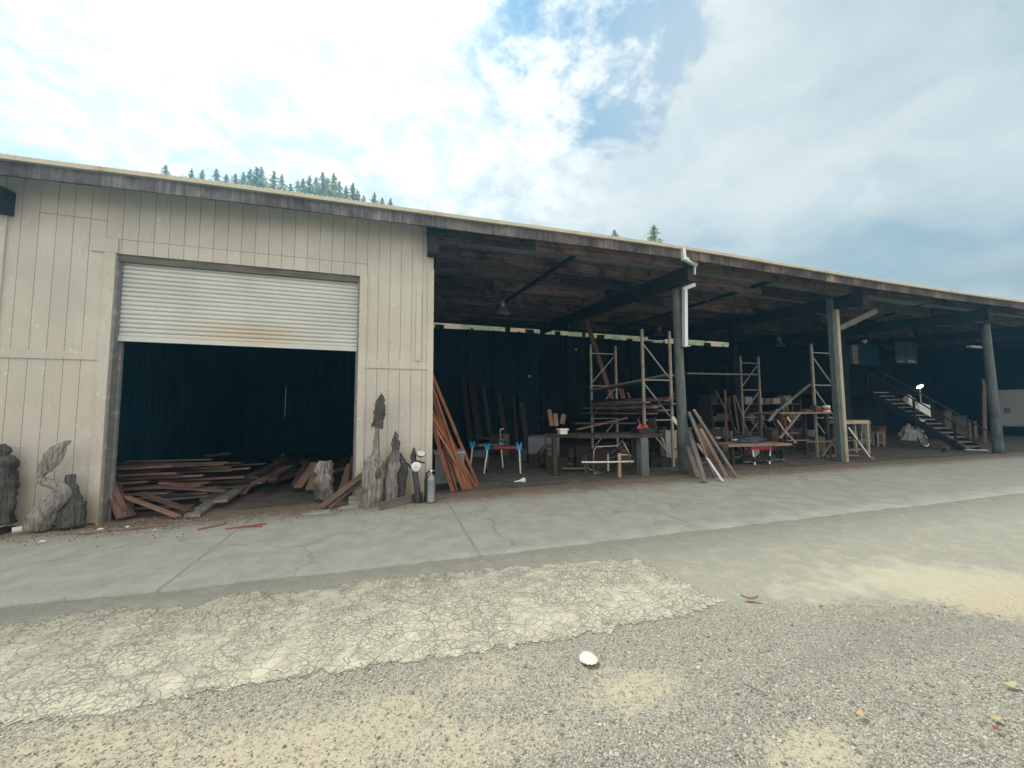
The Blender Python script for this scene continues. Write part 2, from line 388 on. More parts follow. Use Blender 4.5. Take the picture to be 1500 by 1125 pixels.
def build_ground():
    bm = bmesh.new(); la = bm.verts.layers.float.new('asph'); ld = bm.verts.layers.float.new('dust')
    def axis(lo, hi, fine_lo, fine_hi, st):
        a = []; x = fine_lo
        while x <= fine_hi+1e-6: a.append(x); x += st
        s = st*2; x = fine_lo-s
        while x > lo: a.insert(0, x); s *= 1.5; x -= s
        a.insert(0, lo); s = st*2; x = a[-1]+s
        while x < hi: a.append(x); s *= 1.5; x += s
        a.append(hi); return a
    xs = axis(-400, 500, -6.5, 13, .07); ys = axis(-400, 600, -7.6, -1.4, .06)
    grid = []
    for y in ys:
        row = []
        for x in xs:
            h = gz(x)+.008*mn.noise(Vector((x*.7, y*.7, 0)))*max(0, min(1, (conc_edge(x)-.1-y)*1.5))-.013-(.05 if y > conc_edge(x)+.15 else 0)
            v = bm.verts.new((x, y, h)); e = asph_edge(x)
            v[la] = max(-1, min(1, (y-e)*1.2)); d = 0
            if -9 < y < 0:
                for c, r, s in DUST:
                    q = ((x-c.x)**2+((y-c.y)*1.7)**2)/(r*r)
                    if q < 6: d += s*math.exp(-q)
            v[ld] = d; row.append(v)
        grid.append(row)
    for j in range(len(ys)-1):
        for i in range(len(xs)-1): bm.faces.new((grid[j][i], grid[j][i+1], grid[j+1][i+1], grid[j+1][i]))
    for f in bm.faces: f.smooth = True
    m, nt, b = newmat('gravel_and_asphalt'); k = NT(nt)
    v = k.coord(); vo = k.n('TexVoronoi'); vo.inputs['Scale'].default_value = 88; k.l(v, vo.inputs['Vector'])
    vo2 = k.n('TexVoronoi'); vo2.inputs['Scale'].default_value = 190; k.l(v, vo2.inputs['Vector'])
    n1 = k.noise(v, 1.1, 6, .6); n2 = k.noise(v, 5.5, 6, .65); n3 = k.noise(v, 28, 5, .7); n4 = k.noise(v, 170, 3, .6)
    cr = k.sep(vo.outputs['Color'])[0]; cr2 = k.sep(vo2.outputs['Color'])[1]
    stone = k.ramp(cr, [(0, (.17,.168,.145)), (.3, (.29,.286,.235)), (.7, (.37,.365,.305)), (1, (.55,.52,.42))])
    stone2 = k.ramp(cr2, [(0, (.18,.18,.16)), (.5, (.33,.327,.275)), (1, (.48,.46,.375))])
    gr = k.mix(k.ss(n3, .42, .6), stone, stone2)
    gr = k.mix(k.math('MULTIPLY', k.ss(vo.outputs['Distance'], .4, .8), .45), gr, (.11,.112,.112))
    trk = k.noise(k.coord(scale=(.35,1.6,1), rot=(0,0,.1)), 1.2, 5, .6); gr = k.mix(k.math('MULTIPLY', k.ss(trk, .48, .66), .4), gr, (.19,.19,.17)); gr = k.mix(k.math('MULTIPLY', k.ss(trk, .46, .3), .35), gr, (.46,.44,.34))
    sand = k.mix(n3, (.35,.31,.205), (.52,.465,.335))
    dust = k.math('ADD', k.attr('dust'), k.math('MULTIPLY', k.math('SUBTRACT', n1, .5), .9))
    dustm = k.ss(k.math('ADD', dust, k.math('MULTIPLY', k.math('SUBTRACT', k.math('ADD', k.math('MULTIPLY', n3, 1.3), k.noise(v, 11, 6, .7)), 1.15), 2.3)), .25, 1.3)
    gr = k.mix(k.math('MULTIPLY', dustm, .66), gr, sand)
    asp = k.mix(k.ss(n4, .35, .68), (.20,.203,.175), (.335,.335,.28))
    asp = k.mix(k.math('MULTIPLY', k.ss(n2, .42, .75), .5), asp, (.39,.38,.295))
    asp = k.mix(k.math('MULTIPLY', k.ss(cr, .93, .96), .4), asp, (.45,.44,.38))
    asp = k.mix(k.math('MULTIPLY', k.ss(k.math('ADD', dust, k.math('SUBTRACT', n2, .5)), .25, 1.2), .5), asp, (.50,.47,.345))
    am = k.ss(k.math('ADD', k.attr('asph'), k.math('MULTIPLY', k.math('SUBTRACT', k.math('ADD', n2, n3), 1.0), .55)), -.12, .12)
    c = k.mix(am, gr, asp)
    k.l(c, b.inputs['Base Color']); b.inputs['Roughness'].default_value = .95; b.inputs['Specular IOR Level'].default_value = .2
    hs = k.math('SUBTRACT', k.math('MULTIPLY', cr, .8), vo.outputs['Distance'])
    h = k.math('ADD', k.math('MULTIPLY', hs, k.math('SUBTRACT', 1.05, k.math('MAXIMUM', am, dustm))), k.math('MULTIPLY', n4, .4))
    k.l(k.bump(h, .8, .012), b.inputs['Normal'])
    link('ground', bm, m, kind='structure')
build_ground()

def build_patch():
    xa = min(p.x for p in patch)-.2; xb = max(p.x for p in patch)+.2; ya = min(p.y for p in patch)-.2; yb = max(p.y for p in patch)+.2
    st = .055; nx, ny = int((xb-xa)/st), int((yb-ya)/st); bm = bmesh.new(); le = bm.verts.layers.float.new('edge'); P2 = [Vector((p.x, p.y)) for p in patch]; n = len(P2); cache = {}
    def inside(x, y):
        c = False; j = n-1
        for i in range(n):
            if (P2[i].y > y) != (P2[j].y > y) and x < (P2[j].x-P2[i].x)*(y-P2[i].y)/(P2[j].y-P2[i].y)+P2[i].x: c = not c
            j = i
        return c
    def vert(i, j):
        if (i, j) in cache: return cache[i, j]
        x, y = xa+i*st, ya+j*st; q = Vector((x, y)); d = min(seg_dist(q, P2[k], P2[(k+1) % n]) for k in range(n)); d = d if inside(x, y) else -d
        v = None
        if d > -.17:
            v = bm.verts.new((x, y, gz(x)+.008*mn.noise(Vector((x*.7, y*.7, 0)))*max(0, min(1, (conc_edge(x)-.1-y)*1.5))-.013+.0045)); v[le] = min(d, .5)
        cache[i, j] = v; return v
    for i in range(nx):
        for j in range(ny):
            q = [vert(i, j), vert(i+1, j), vert(i+1, j+1), vert(i, j+1)]
            if all(q): bm.faces.new(q)
    m, nt, b = newmat('crazed_asphalt'); k = NT(nt)
    v = k.coord(); wn = k.n('TexNoise'); wn.inputs['Scale'].default_value = 5; wn.inputs['Detail'].default_value = 4; k.l(v, wn.inputs['Vector'])
    wv = k.n('VectorMath', operation='MULTIPLY_ADD'); k.l(wn.outputs['Color'], wv.inputs[0]); wv.inputs[1].default_value = (.13,.13,.13); k.l(v, wv.inputs[2])
    def crack(scale, w):
        vo = k.n('TexVoronoi', feature='DISTANCE_TO_EDGE'); vo.inputs['Scale'].default_value = scale; k.l(wv.outputs[0], vo.inputs['Vector'])
        return k.ss(vo.outputs['Distance'], 0, w)
    n1 = k.noise(v, 1.3, 5); n2 = k.noise(v, 7, 5, .65); n3 = k.noise(v, 45, 5, .7); n4 = k.noise(v, 170, 3)
    nf = k.noise(v, 2.3, 5, .6); nf2 = k.noise(v, 4.1, 4, .6)
    c1 = k.math('MAXIMUM', crack(3.9, .013), k.math('MULTIPLY', k.ss(nf, .54, .66), .8)); c2 = k.math('MAXIMUM', crack(10.5, .033), k.math('MULTIPLY', k.ss(nf2, .5, .66), .9)); c3 = k.math('MAXIMUM', crack(24, .07), k.ss(nf, .46, .62))
    cr = k.math('MULTIPLY', k.math('MULTIPLY', c1, c2), c3)
    base = k.mix(k.ss(n2, .32, .7), (.32,.308,.25), (.475,.457,.365))
    base = k.mix(k.math('MULTIPLY', k.ss(n4, .5, .75), .45), base, (.25,.245,.21))
    pits = k.math('MULTIPLY', k.ss(n3, .58, .66), .8)
    base = k.mix(pits, base, (.17,.165,.15))
    c = k.mix(k.math('MULTIPLY', k.math('SUBTRACT', 1, cr), .68), base, (.12,.115,.1))
    k.l(c, b.inputs['Base Color']); b.inputs['Roughness'].default_value = .95; b.inputs['Specular IOR Level'].default_value = .2
    h = k.math('ADD', cr, k.math('MULTIPLY', n3, .25)); k.l(k.bump(h, .6, .012), b.inputs['Normal'])
    ed = k.math('ADD', k.attr('edge'), k.math('ADD', k.math('MULTIPLY', k.math('SUBTRACT', n2, .5), .34), k.math('MULTIPLY', k.math('SUBTRACT', n3, .5), .16)))
    ms = k.n('MixShader'); tr = k.n('BsdfTransparent'); k.l(k.ss(ed, -.005, .03), ms.inputs[0]); k.l(tr.outputs[0], ms.inputs[1]); k.l(b.outputs[0], ms.inputs[2]); k.l(ms.outputs[0], nt.nodes['Material Output'].inputs[0])
    link('cracked_asphalt', bm, m, kind='structure')
build_patch()

def concrete_mat(name, inside):
    m, nt, b = newmat(name); k = NT(nt)
    v = k.coord(); s = k.sep(v); n1 = k.noise(v, .55, 6, .6); n2 = k.noise(v, 3.2, 6, .65); n3 = k.noise(v, 24, 5, .7); n4 = k.noise(v, 130, 3)
    if not inside:
        c = k.mix(k.ss(n2, .3, .7), (.375,.38,.335), (.505,.505,.44))
        c = k.mix(k.math('MULTIPLY', k.ss(n4, .42, .66), .6), c, (.25,.26,.245)); n5 = k.noise(v, 55, 4, .7); c = k.mix(k.math('MULTIPLY', k.ss(n5, .6, .68), .55), c, (.14,.145,.14)); c = k.mix(k.math('MULTIPLY', k.ss(n5, .38, .3), .6), c, (.54,.54,.50))
        c = k.mix(k.math('MULTIPLY', k.ss(n3, .66, .71), .5), c, (.50,.50,.46))
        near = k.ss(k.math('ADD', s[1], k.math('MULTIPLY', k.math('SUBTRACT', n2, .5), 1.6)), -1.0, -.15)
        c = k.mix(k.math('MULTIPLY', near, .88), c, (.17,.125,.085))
        c = k.mix(k.math('MULTIPLY', k.ss(n1, .56, .7), .35), c, (.33,.26,.16))
        # saw joints across the apron and the odd wandering crack
        wx = k.math('ADD', s[0], k.math('MULTIPLY', k.math('SUBTRACT', n3, .5), .03))
        j = k.math('ABSOLUTE', k.math('SUBTRACT', k.math('FRACT', k.math('DIVIDE', k.math('ADD', wx, 42.55), 3.0)), .5))
        jl = k.ss(j, .009, .003)
        vo = k.n('TexVoronoi', feature='DISTANCE_TO_EDGE'); vo.inputs['Scale'].default_value = .33
        wn = k.n('TexNoise'); wn.inputs['Scale'].default_value = 1.6; wn.inputs['Detail'].default_value = 5; k.l(v, wn.inputs['Vector'])
        wv = k.n('VectorMath', operation='MULTIPLY_ADD'); k.l(wn.outputs['Color'], wv.inputs[0]); wv.inputs[1].default_value = (.8,.8,0); k.l(v, wv.inputs[2]); k.l(wv.outputs[0], vo.inputs['Vector'])
        jl = k.math('MAXIMUM', k.math('MULTIPLY', jl, k.math('MULTIPLY', k.ss(n2, .3, .6), .75)), k.math('MULTIPLY', k.ss(vo.outputs['Distance'], .005, .0015), .5))
        c = k.mix(k.math('MULTIPLY', jl, .6), c, (.12,.12,.11)); hh = k.math('SUBTRACT', k.math('MULTIPLY', n4, .3), jl)
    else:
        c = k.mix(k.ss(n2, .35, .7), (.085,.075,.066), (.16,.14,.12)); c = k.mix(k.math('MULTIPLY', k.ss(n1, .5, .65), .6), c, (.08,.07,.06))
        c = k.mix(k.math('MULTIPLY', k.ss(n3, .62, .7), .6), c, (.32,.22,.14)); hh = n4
    k.l(c, b.inputs['Base Color']); b.inputs['Roughness'].default_value = .9; b.inputs['Specular IOR Level'].default_value = .25
    k.l(k.bump(hh, .4, .008), b.inputs['Normal']); return m
def sheet(name, xs, yfun0, yfun1, ny, dz, mat, thick=.08):
    bm = bmesh.new(); rows = []
    for x in xs:
        a, c = yfun0(x), yfun1(x)
        rows.append([bm.verts.new((x, a, gz(x)+dz-thick))]+[bm.verts.new((x, a+(c-a)*j/ny, gz(x)+dz)) for j in range(ny+1)])
    for i in range(len(rows)-1):
        for j in range(ny+1): bm.faces.new((rows[i][j], rows[i+1][j], rows[i+1][j+1], rows[i][j+1]))
    return link(name, bm, mat, kind='structure')
xs_ = [-12+i*.06 for i in range(int(44/.06))]
sheet('concrete_apron', xs_, lambda x: conc_edge(x)+.035*mn.noise(Vector((x*1.3,3,0)))+.03*mn.noise(Vector((x*7,1,0))), lambda x: .15, 14, 0, concrete_mat('apron_concrete', False))
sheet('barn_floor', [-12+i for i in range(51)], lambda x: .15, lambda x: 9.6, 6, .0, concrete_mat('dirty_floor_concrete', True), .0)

# ------------------------------------------------------------------ barn
B0, BAY = .69, 5.97
ex, ez = [], []
for px, py in ((0,228),(160,247),(310,266),(620,309),(820,336),(1005,362),(1140,385),(1270,407),(1400,427),(1500,441)):
    p = W(px, py, -.5); ex.append(p.x); ez.append(p.z)
def E(x):
    if x < ex[0]: return ez[0]
    if x > ex[-1]: return ez[-1]
    return lerp_tab(x, ex, ez)
def EV(x): return sum(E(x+d) for d in (-1,-.5,0,.5,1))/5
SL = .062
def roofz(x, y): return EV(x)-.05+SL*(y+.5)            # underside of the sheet
barn = thing('pole_barn', (0,0,0), 'long cream-sided barn with low metal roof, garage bay and open pole bays', 'barn')
def bl(name, bm, mat, parent=barn, **kw): return link(name, bm, mat, parent, **kw)
X0, X1 = -11.0, 36.0; YB = 9.2
# corrugated roof
bm = bmesh.new(); n = int((X1-X0)/.019); top = []
for i in range(n+1):
    x = X0+(X1-X0)*i/n; w = .011*math.cos(2*math.pi*i/4)
    top.append([bm.verts.new((x, y, roofz(x, y)+.012+w+dz)) for y, dz in ((-.58,.022),(YB+.6,.022),(YB+.6,0),(-.58,0))])
for i in range(n):
    for k in range(4): bm.faces.new((top[i][k], top[i+1][k], top[i+1][(k+1)%4], top[i][(k+1)%4]))
bl('roof', bm, M['roof'])
# edge trim and fascia boards (they sag with the roof)
cuts = [X0, -5.3, .69, 6.66, 12.6, 18.6, 24.5, 30.5, X1]
for a, c in zip(cuts[:-1], cuts[1:]):
    bm = bmesh.new(); m_ = 12; pr = []
    for i in range(m_+1):
        x = a+.004+(c-a-.008)*i/m_; z = EV(x)
        pr.append([bm.verts.new(q) for q in ((x,-.53,z-.29+.012*mn.noise(Vector((x*.8,0,0)))),(x,-.53,z-.06),(x,-.485,z-.06),(x,-.485,z-.29))])
    for i in range(m_):
        for k in range(4): bm.faces.new((pr[i][k], pr[i][(k+1)%4], pr[i+1][(k+1)%4], pr[i+1][k]))
    bm.faces.new(pr[0]); bm.faces.new(pr[-1]); bl('fascia', bm, M['fascia'])
bm = bmesh.new(); pr = []
for i in range(121):
    x = X0+(X1-X0)*i/120; z = EV(x)-.045; o_ = .006*mn.noise(Vector((x*1.9,5,0)))
    pr.append([bm.verts.new(q) for q in ((x,-.60,z-.052+o_),(x,-.60,z+.01),(x,-.535,z+.004),(x,-.535,z-.052+o_))])
for i in range(120):
    for k in range(4): bm.faces.new((pr[i][k], pr[i][(k+1)%4], pr[i+1][(k+1)%4], pr[i+1][k]))
bl('gutter', bm, M['drip'])
# beams from front to back on every post line
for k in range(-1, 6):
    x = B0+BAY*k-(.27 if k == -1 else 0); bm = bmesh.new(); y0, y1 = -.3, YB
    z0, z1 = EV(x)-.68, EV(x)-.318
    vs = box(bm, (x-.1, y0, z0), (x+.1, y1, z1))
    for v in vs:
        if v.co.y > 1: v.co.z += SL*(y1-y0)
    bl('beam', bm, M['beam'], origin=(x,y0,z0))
# purlins lapped bay by bay
for k in range(-2, 6):
    for j in range(9):
        if k < 0 and j == 0: continue
        y = -.12+j*1.15; xa, xb = B0+BAY*k-.12, B0+BAY*(k+1)+.12
        if k == 5: xb = X1
        off = .05 if (k+j) % 2 else 0; dp = .285-(.004*((k+j)%3))
        xm = xa+(xb-xa)*(.36 if (j*7+k*3) % 4 < 2 else .62)
        zt = lambda x: roofz(x, y)-.006-dp/2
        for u, v_, sh_y in ((xa, xm-.006, 0), (xm+.006, xb, .012)):
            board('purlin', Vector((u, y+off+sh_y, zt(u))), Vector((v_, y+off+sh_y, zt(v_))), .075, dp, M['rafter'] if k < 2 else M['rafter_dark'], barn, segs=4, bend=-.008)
# posts
def pole(px_b, py_b, x_top, r0_, r1_):
    p = G(px_b, py_b); zt = EV(p.x)-.68
    bm = bmesh.new(); n = 14
    pts = [Vector((p.x+(x_top-p.x)*i/n+.012*mn.noise(Vector((i*.4,p.x,0))), p.y, gz(p.x)-.02+(zt-gz(p.x)+.02)*i/n)) for i in range(n+1)]
    tube(bm, pts, [r0_+(r1_-r0_)*i/n+.004*mn.noise(Vector((i*.9,0,p.x))) for i in range(n+1)], 20)
    return bl('post', bm, M['pole'], smooth=True, origin=p), p
P1 = pole(1003, 693, 6.72, .125, .10)[1]
P3 = pole(1463, 664, G(1463,664).x-.12, .135, .11)[1]
p2 = G(1235, 676); t2 = W(1217, 438, p2.y+.02); print('posts', P1, p2, P3)
d_ = (t2-p2)
board('post', p2+Vector((-.11,0,-.02)), t2+Vector((-.02,.02,0)), .105, .15, M['pole_board'], barn, hint=(0,1,0))
bb = board('post', p2+Vector((.025,-.03,-.02)), p2+Vector((.025,-.03,0))+d_*.955+Vector((.06,0,0)), .115, .15, M['post_pale'], barn, hint=(0,1,0))
bb['label'] = 'paler timber bolted beside the grey post'
for px, wd, y in ((1080,.22,3.9), (1241,.32,3.2)):
    a = W(px, 560, y); bm = bmesh.new(); box(bm, (a.x-wd/2, y, gz(a.x)-.01), (a.x+wd/2, y+.2, roofz(a.x, y)-.3)); bl('post', bm, M['wall_dark'])
# knee brace and roof braces
def strut(a, b, w, h, mat, name='brace'): board(name, a, b, w, h, mat, barn)
strut(W(1229,481,.55), W(1283,455,.35), .09, .16, M['greywood'])
strut(W(842,374,.1), W(728,450,4.2), .06, .09, M['rod'])
strut(W(1152,405,.1), W(905,482,6.0), .06, .09, M['rod'])
strut(W(1385,434,.1), W(1226,486,4.5), .07, .1, M['rod'])
# front wall of the garage bay
XL, XR = -9.0, .72; DX0, DX1, DZ = -4.21, -.62, 4.10
def wtop(x): return roofz(x, 0)-.03
bm = bmesh.new(); bmk = bmesh.new(); x = XR-.203*48
ST = .203
def strip(xa, xb, z0, z1f):
    vs = box(bm, (xa+.0032, 0, z0), (xb-.0032, .02, 99))
    for v in vs:
        if v.co.z > 98: v.co.z = z1f(v.co.x) if callable(z1f) else z1f
i = 0; xs2 = [XR-ST*q for q in range(48)][::-1]
for xa, xb in zip(xs2[:-1], xs2[1:]):
    zb = gz(xa)+.03+.02*random.random()
    pieces = [(xa, xb, False)]
    for (a, c) in ((xa, xb),):
        if c <= DX0-.001 or a >= DX1+.001:
            if c <= -3.55-1.0+.7: strip(a, c, zb, wtop) if a < -5.2 else (strip(a, c, zb, 4.62+.02*(a+5)*-1), strip(a, c, 4.628+.02*(a+5)*-1, wtop))
            else: strip(a, c, zb, wtop)
        else:
            l, r_ = max(a, DX0), min(c, DX1)
            if a < DX0: strip(a, DX0+.005, zb, DZ)
            if c > DX1: strip(DX1-.005, c, zb, DZ)
            strip(a, c, DZ+.004, 4.335); strip(a, c, 4.341, wtop)
for xa, xb, z0 in ((xs2[0], DX0, -.05), (DX1, XR, -.02), (DX0, DX1, DZ)):
    vs = box(bmk, (xa, .016, z0), (xb, .13, 99))
    for v in vs:
        if v.co.z > 98: v.co.z = wtop(v.co.x)
wall = bl('front_wall', bm, M['siding']); link('wall_backing', bmk, M['groove'], wall)
def trim(a, b, nm='trim_board', mat=None):
    bm = bmesh.new(); box(bm, a, b); link(nm, bm, mat or M['trim'], wall)
zr0, zr1 = 2.40, 2.53
trim((xs2[0], -.022, zr0), (DX0-.14, -.001, zr1)); trim((DX1+.135, -.022, zr0-.01), (XR-.004, -.001, zr1-.01))
trim((DX0-.135, -.026, gz(-4.3)+.02), (DX0, -.001, DZ+.0)); trim((DX1, -.026, gz(-.6)+.02), (DX1+.13, -.001, DZ))
trim((DX0-.32, -.024, DZ+.004), (DX0+.02, -.001, DZ+.23)); 
trim((XR-.11, -.03, .02), (XR+.006, -.001, 4.35)); trim((XR-.32, -.0285, zr1+.02), (XR-.235, -.001, 3.9))
trim((-5.66, -.03, 0), (-5.51, -.001, 4.55))
# door reveal
bm = bmesh.new(); box(bm, (DX0-.002, .002, gz(DX0)), (DX0+.03, .24, DZ-.111)); bl('door_jamb', bm, M['jamb'])
bm = bmesh.new(); box(bm, (DX1-.03, .002, gz(DX1)), (DX1+.002, .24, DZ-.111)); bl('door_jamb', bm, M['jamb'])
bm = bmesh.new(); box(bm, (DX0-.002, .03, DZ-.11), (DX1+.002, .24, DZ)); bl('door_head', bm, M['greywood'])
# roller shutter, half open
bm = bmesh.new(); zc = 2.80; prof = []; pitch = .0745; nsl = 17; tilt = lambda x: (x-DX0)/(DX1-DX0)*-.02
zz = zc
for s in range(nsl):
    for t, yy in ((0,.016),(.07,.012),(.12,-.004),(.3,-.012),(.6,-.013),(.86,-.006),(.93,.010)): prof.append((zz+(s+t)*pitch*.98, .115+yy))
rows = []
for xa in [DX0+.035+i*(DX1-DX0-.07)/24 for i in range(25)]:
    rows.append([bm.verts.new((xa, y+.002*mn.noise(Vector((xa*1.3, z*3, 0))), z+tilt(xa))) for z, y in prof])
for a, c in zip(rows[:-1], rows[1:]):
    for j in range(len(prof)-1): bm.faces.new((a[j], c[j], c[j+1], a[j+1]))
sh = bl('roller_shutter', bm, M['shutter'])
bm = bmesh.new(); vs = box(bm, (DX0+.036, .085, zc-.075), (DX1-.036, .135, zc+.004))
for v in vs: v.co.z += tilt(v.co.x)
link('bottom_bar', bm, M['shutter'], sh)
for xa in (DX0+.031, DX1-.031-.0):
    bm = bmesh.new(); s_ = 1 if xa < -2 else -1; box(bm, (min(xa, xa+.03*s_), .145, gz(xa)), (max(xa, xa+.03*s_), .20, DZ-.112)); link('guide_track', bm, M['jamb'], sh)
# partition, end and rear walls
def plank_wall(name, mat, p, q, z0, ztop, th=.03, w=.24, studs=0, gapx=None):
    """vertical boarding from p to q, with studs on the near side"""
    p, q = Vector((*p, 0)), Vector((*q, 0)); L = (q-p).length; n = max(1, int(L/w)); d = (q-p)/n; bm = bmesh.new(); nd = Vector((-d.y, d.x, 0)).normalized()
    for i in range(n):
        a, c = p+d*i, p+d*(i+1)
        if gapx and a.x <= gapx < c.x: c = c-d.normalized()*.014
        o_ = nd*random.uniform(0, .012)
        m = frame(a+o_, c+o_); l = (c-a).length
        for v in box(bm, (.002, -th/2, gz(a.x)+z0), (l-.002, th/2, 1.0)):
            up_ = v.co.z > .99; v.co = m @ Vector((v.co.x, v.co.y, 0))+Vector((0,0,v.co.z))
            if up_: v.co.z = ztop(v.co.x, v.co.y)
    o = bl(name, bm, mat)
    if studs:
        for i in range(int(L/studs)+1):
            s = p+(q-p).normalized()*min(L-.05, i*studs+.05); bm = bmesh.new(); box(bm, (s.x-.05, s.y-.14, gz(s.x)), (s.x+.05, s.y-.016, ztop(s.x, s.y)+.0)); link('stud', bm, mat, o)
        for zz in (1.3, 2.7, 4.0):
            bm = bmesh.new(); bar(bm, p+Vector((0,-.19,zz)), q+Vector((0,-.19,zz)), .09, .14); link('girt', bm, mat, o)
    return o
full = lambda x, y: roofz(x, y)-.03
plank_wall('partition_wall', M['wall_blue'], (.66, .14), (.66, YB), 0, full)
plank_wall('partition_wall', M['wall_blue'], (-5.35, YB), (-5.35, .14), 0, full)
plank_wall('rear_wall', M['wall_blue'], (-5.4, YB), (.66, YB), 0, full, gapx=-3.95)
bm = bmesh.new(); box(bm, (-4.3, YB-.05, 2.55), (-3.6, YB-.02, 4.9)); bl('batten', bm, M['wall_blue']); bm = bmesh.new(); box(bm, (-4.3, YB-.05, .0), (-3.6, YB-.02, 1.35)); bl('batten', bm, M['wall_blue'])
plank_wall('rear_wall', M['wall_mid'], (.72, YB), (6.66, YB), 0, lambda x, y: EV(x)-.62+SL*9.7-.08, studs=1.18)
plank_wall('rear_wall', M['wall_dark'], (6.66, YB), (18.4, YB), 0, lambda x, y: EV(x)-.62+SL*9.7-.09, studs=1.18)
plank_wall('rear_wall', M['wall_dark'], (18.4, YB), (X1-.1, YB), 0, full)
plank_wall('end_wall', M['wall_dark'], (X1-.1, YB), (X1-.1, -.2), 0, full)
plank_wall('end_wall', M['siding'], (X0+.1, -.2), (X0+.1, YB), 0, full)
bm = bmesh.new(); box(bm, (.8, YB-.06, 0), (18.4, YB+.14, .18))
for v in bm.verts: v.co.z += EV(v.co.x)-.245+SL*9.7-.17
bl('rear_plate', bm, M['beam'])
rp = random.Random(3); x = .9
while x < 18:
    w_ = rp.uniform(.08,.4); zb = EV(x)-.62+SL*9.7-.12; bm = bmesh.new(); box(bm, (x, YB-.02+.0*w_, zb), (x+w_, YB+.06, zb+rp.choice((.12,.2,.3)))); bl('blocking', bm, M['darkwood']); x += w_+rp.uniform(.5,1.6)

# raised office at the far side, with its window
OX0, OX1, OY = 15.6, 24.0, 4.6
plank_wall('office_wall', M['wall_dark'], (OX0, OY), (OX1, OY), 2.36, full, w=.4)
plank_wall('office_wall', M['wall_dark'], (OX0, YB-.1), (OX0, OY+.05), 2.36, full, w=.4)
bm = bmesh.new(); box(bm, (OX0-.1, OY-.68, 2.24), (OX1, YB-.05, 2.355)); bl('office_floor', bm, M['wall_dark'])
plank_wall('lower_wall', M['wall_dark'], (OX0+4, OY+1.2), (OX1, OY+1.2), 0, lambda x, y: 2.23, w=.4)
a, c = W(1313, 530, OY-.05), W(1340, 504, OY-.05)
bm = bmesh.new(); 
for q in ((a.x-.07, a.z-.07, c.x+.07, a.z), (a.x-.07, c.z, c.x+.07, c.z+.07), (a.x-.07, a.z, a.x, c.z), (c.x, a.z, c.x+.07, c.z), ((a.x+c.x)/2-.03, a.z, (a.x+c.x)/2+.03, c.z)):
    box(bm, (q[0], OY-.08, q[1]), (q[2], OY-.02, q[3]))
win = bl('window', bm, M['darkwood']); bm = bmesh.new(); box(bm, (a.x, OY-.05, a.z), (c.x, OY-.03, c.z)); link('pane', bm, M['pane'], win)
a, c = W(1252, 534, OY-.06), W(1286, 505, OY-.06); bm = bmesh.new(); box(bm, (a.x, OY-.06, a.z), (c.x, OY-.02, c.z)); bl('office_panel', bm, M['wall_mid'])
a, c = W(1247, 533, OY-.12), W(1253, 506, OY-.12); bm = bmesh.new(); box(bm, (a.x, OY-.2, a.z), (c.x, OY-.07, c.z)); bl('door_frame', bm, M['greywood'])
# downspout: upper elbow at the eave, loose lower length on the pole
bm = bmesh.new()
bar(bm, W(1000,364,-.57), W(1002,381,-.57), .08, .09, (0,1,0)); bar(bm, W(1001,378,-.57), W(1020,388,-.35), .075, .085); bar(bm, W(1017.5,387,-.33), W(1017.5,402,-.33), .03, .05, (0,1,0))
ds = bl('downspout', bm, M['spout'])
bm = bmesh.new(); yp = P1.y-.19
bar(bm, W(1003,423,yp), W(1003.5,507,yp), .085, .1, (0,1,0)); bar(bm, W(1000,424,yp), W(1018,417,yp-.1), .075, .085)
dl = bl('downspout', bm, M['spout']); bm = bmesh.new(); bar(bm, W(999,508,yp), W(1008.5,507,yp), .14, .025); link('strap', bm, M['steel'], dl)

# ------------------------------------------------------------------ stairs to the office
sb, stp = G(1432, 662), Vector((20.25, 3.95, 2.36)); sb = Vector((20.25, 1.1, gz(20.25)))
stair = thing('staircase', sb, 'open timber staircase climbing to the dark raised office', 'staircase')
dirv = (stp-sb); hor = Vector((dirv.x, dirv.y, 0)).normalized(); side = Vector((-hor.y, hor.x, 0))*-.5
if side.y > 0: side = -side                    # side points to the camera
for s in (1, -1):
    board('stringer', sb+side*s+Vector((0,0,.02)), stp+side*s, .05, .22, M['blackwood'], stair)
nst = 14
for i in range(nst):
    p = sb.lerp(stp, (i+.35)/nst)+Vector((0,0,.06)); bm = bmesh.new(); bar(bm, p-side*.95, p+side*.95, .26, .04); link('tread', bm, M['greywood'], stair, origin=p)
for s in (1, -1):
    for t, hgt in ((.05,.92),(.44,.9),(.97,.9)):
        p = sb.lerp(stp, t)+side*s*1.09; board('newel_post', Vector((p.x,p.y,max(gz(p.x), p.z-.25))), p+Vector((0,0,hgt)), .06, .06, M['blackwood'], stair, hint=(0,1,0))
    board('handrail', sb+side*s*1.09+Vector((0,0,.82))-hor*.25-Vector((0,0,.15)), stp+side*s*1.09+Vector((0,0,.92)), .07, .035, M['darkwood'], stair)

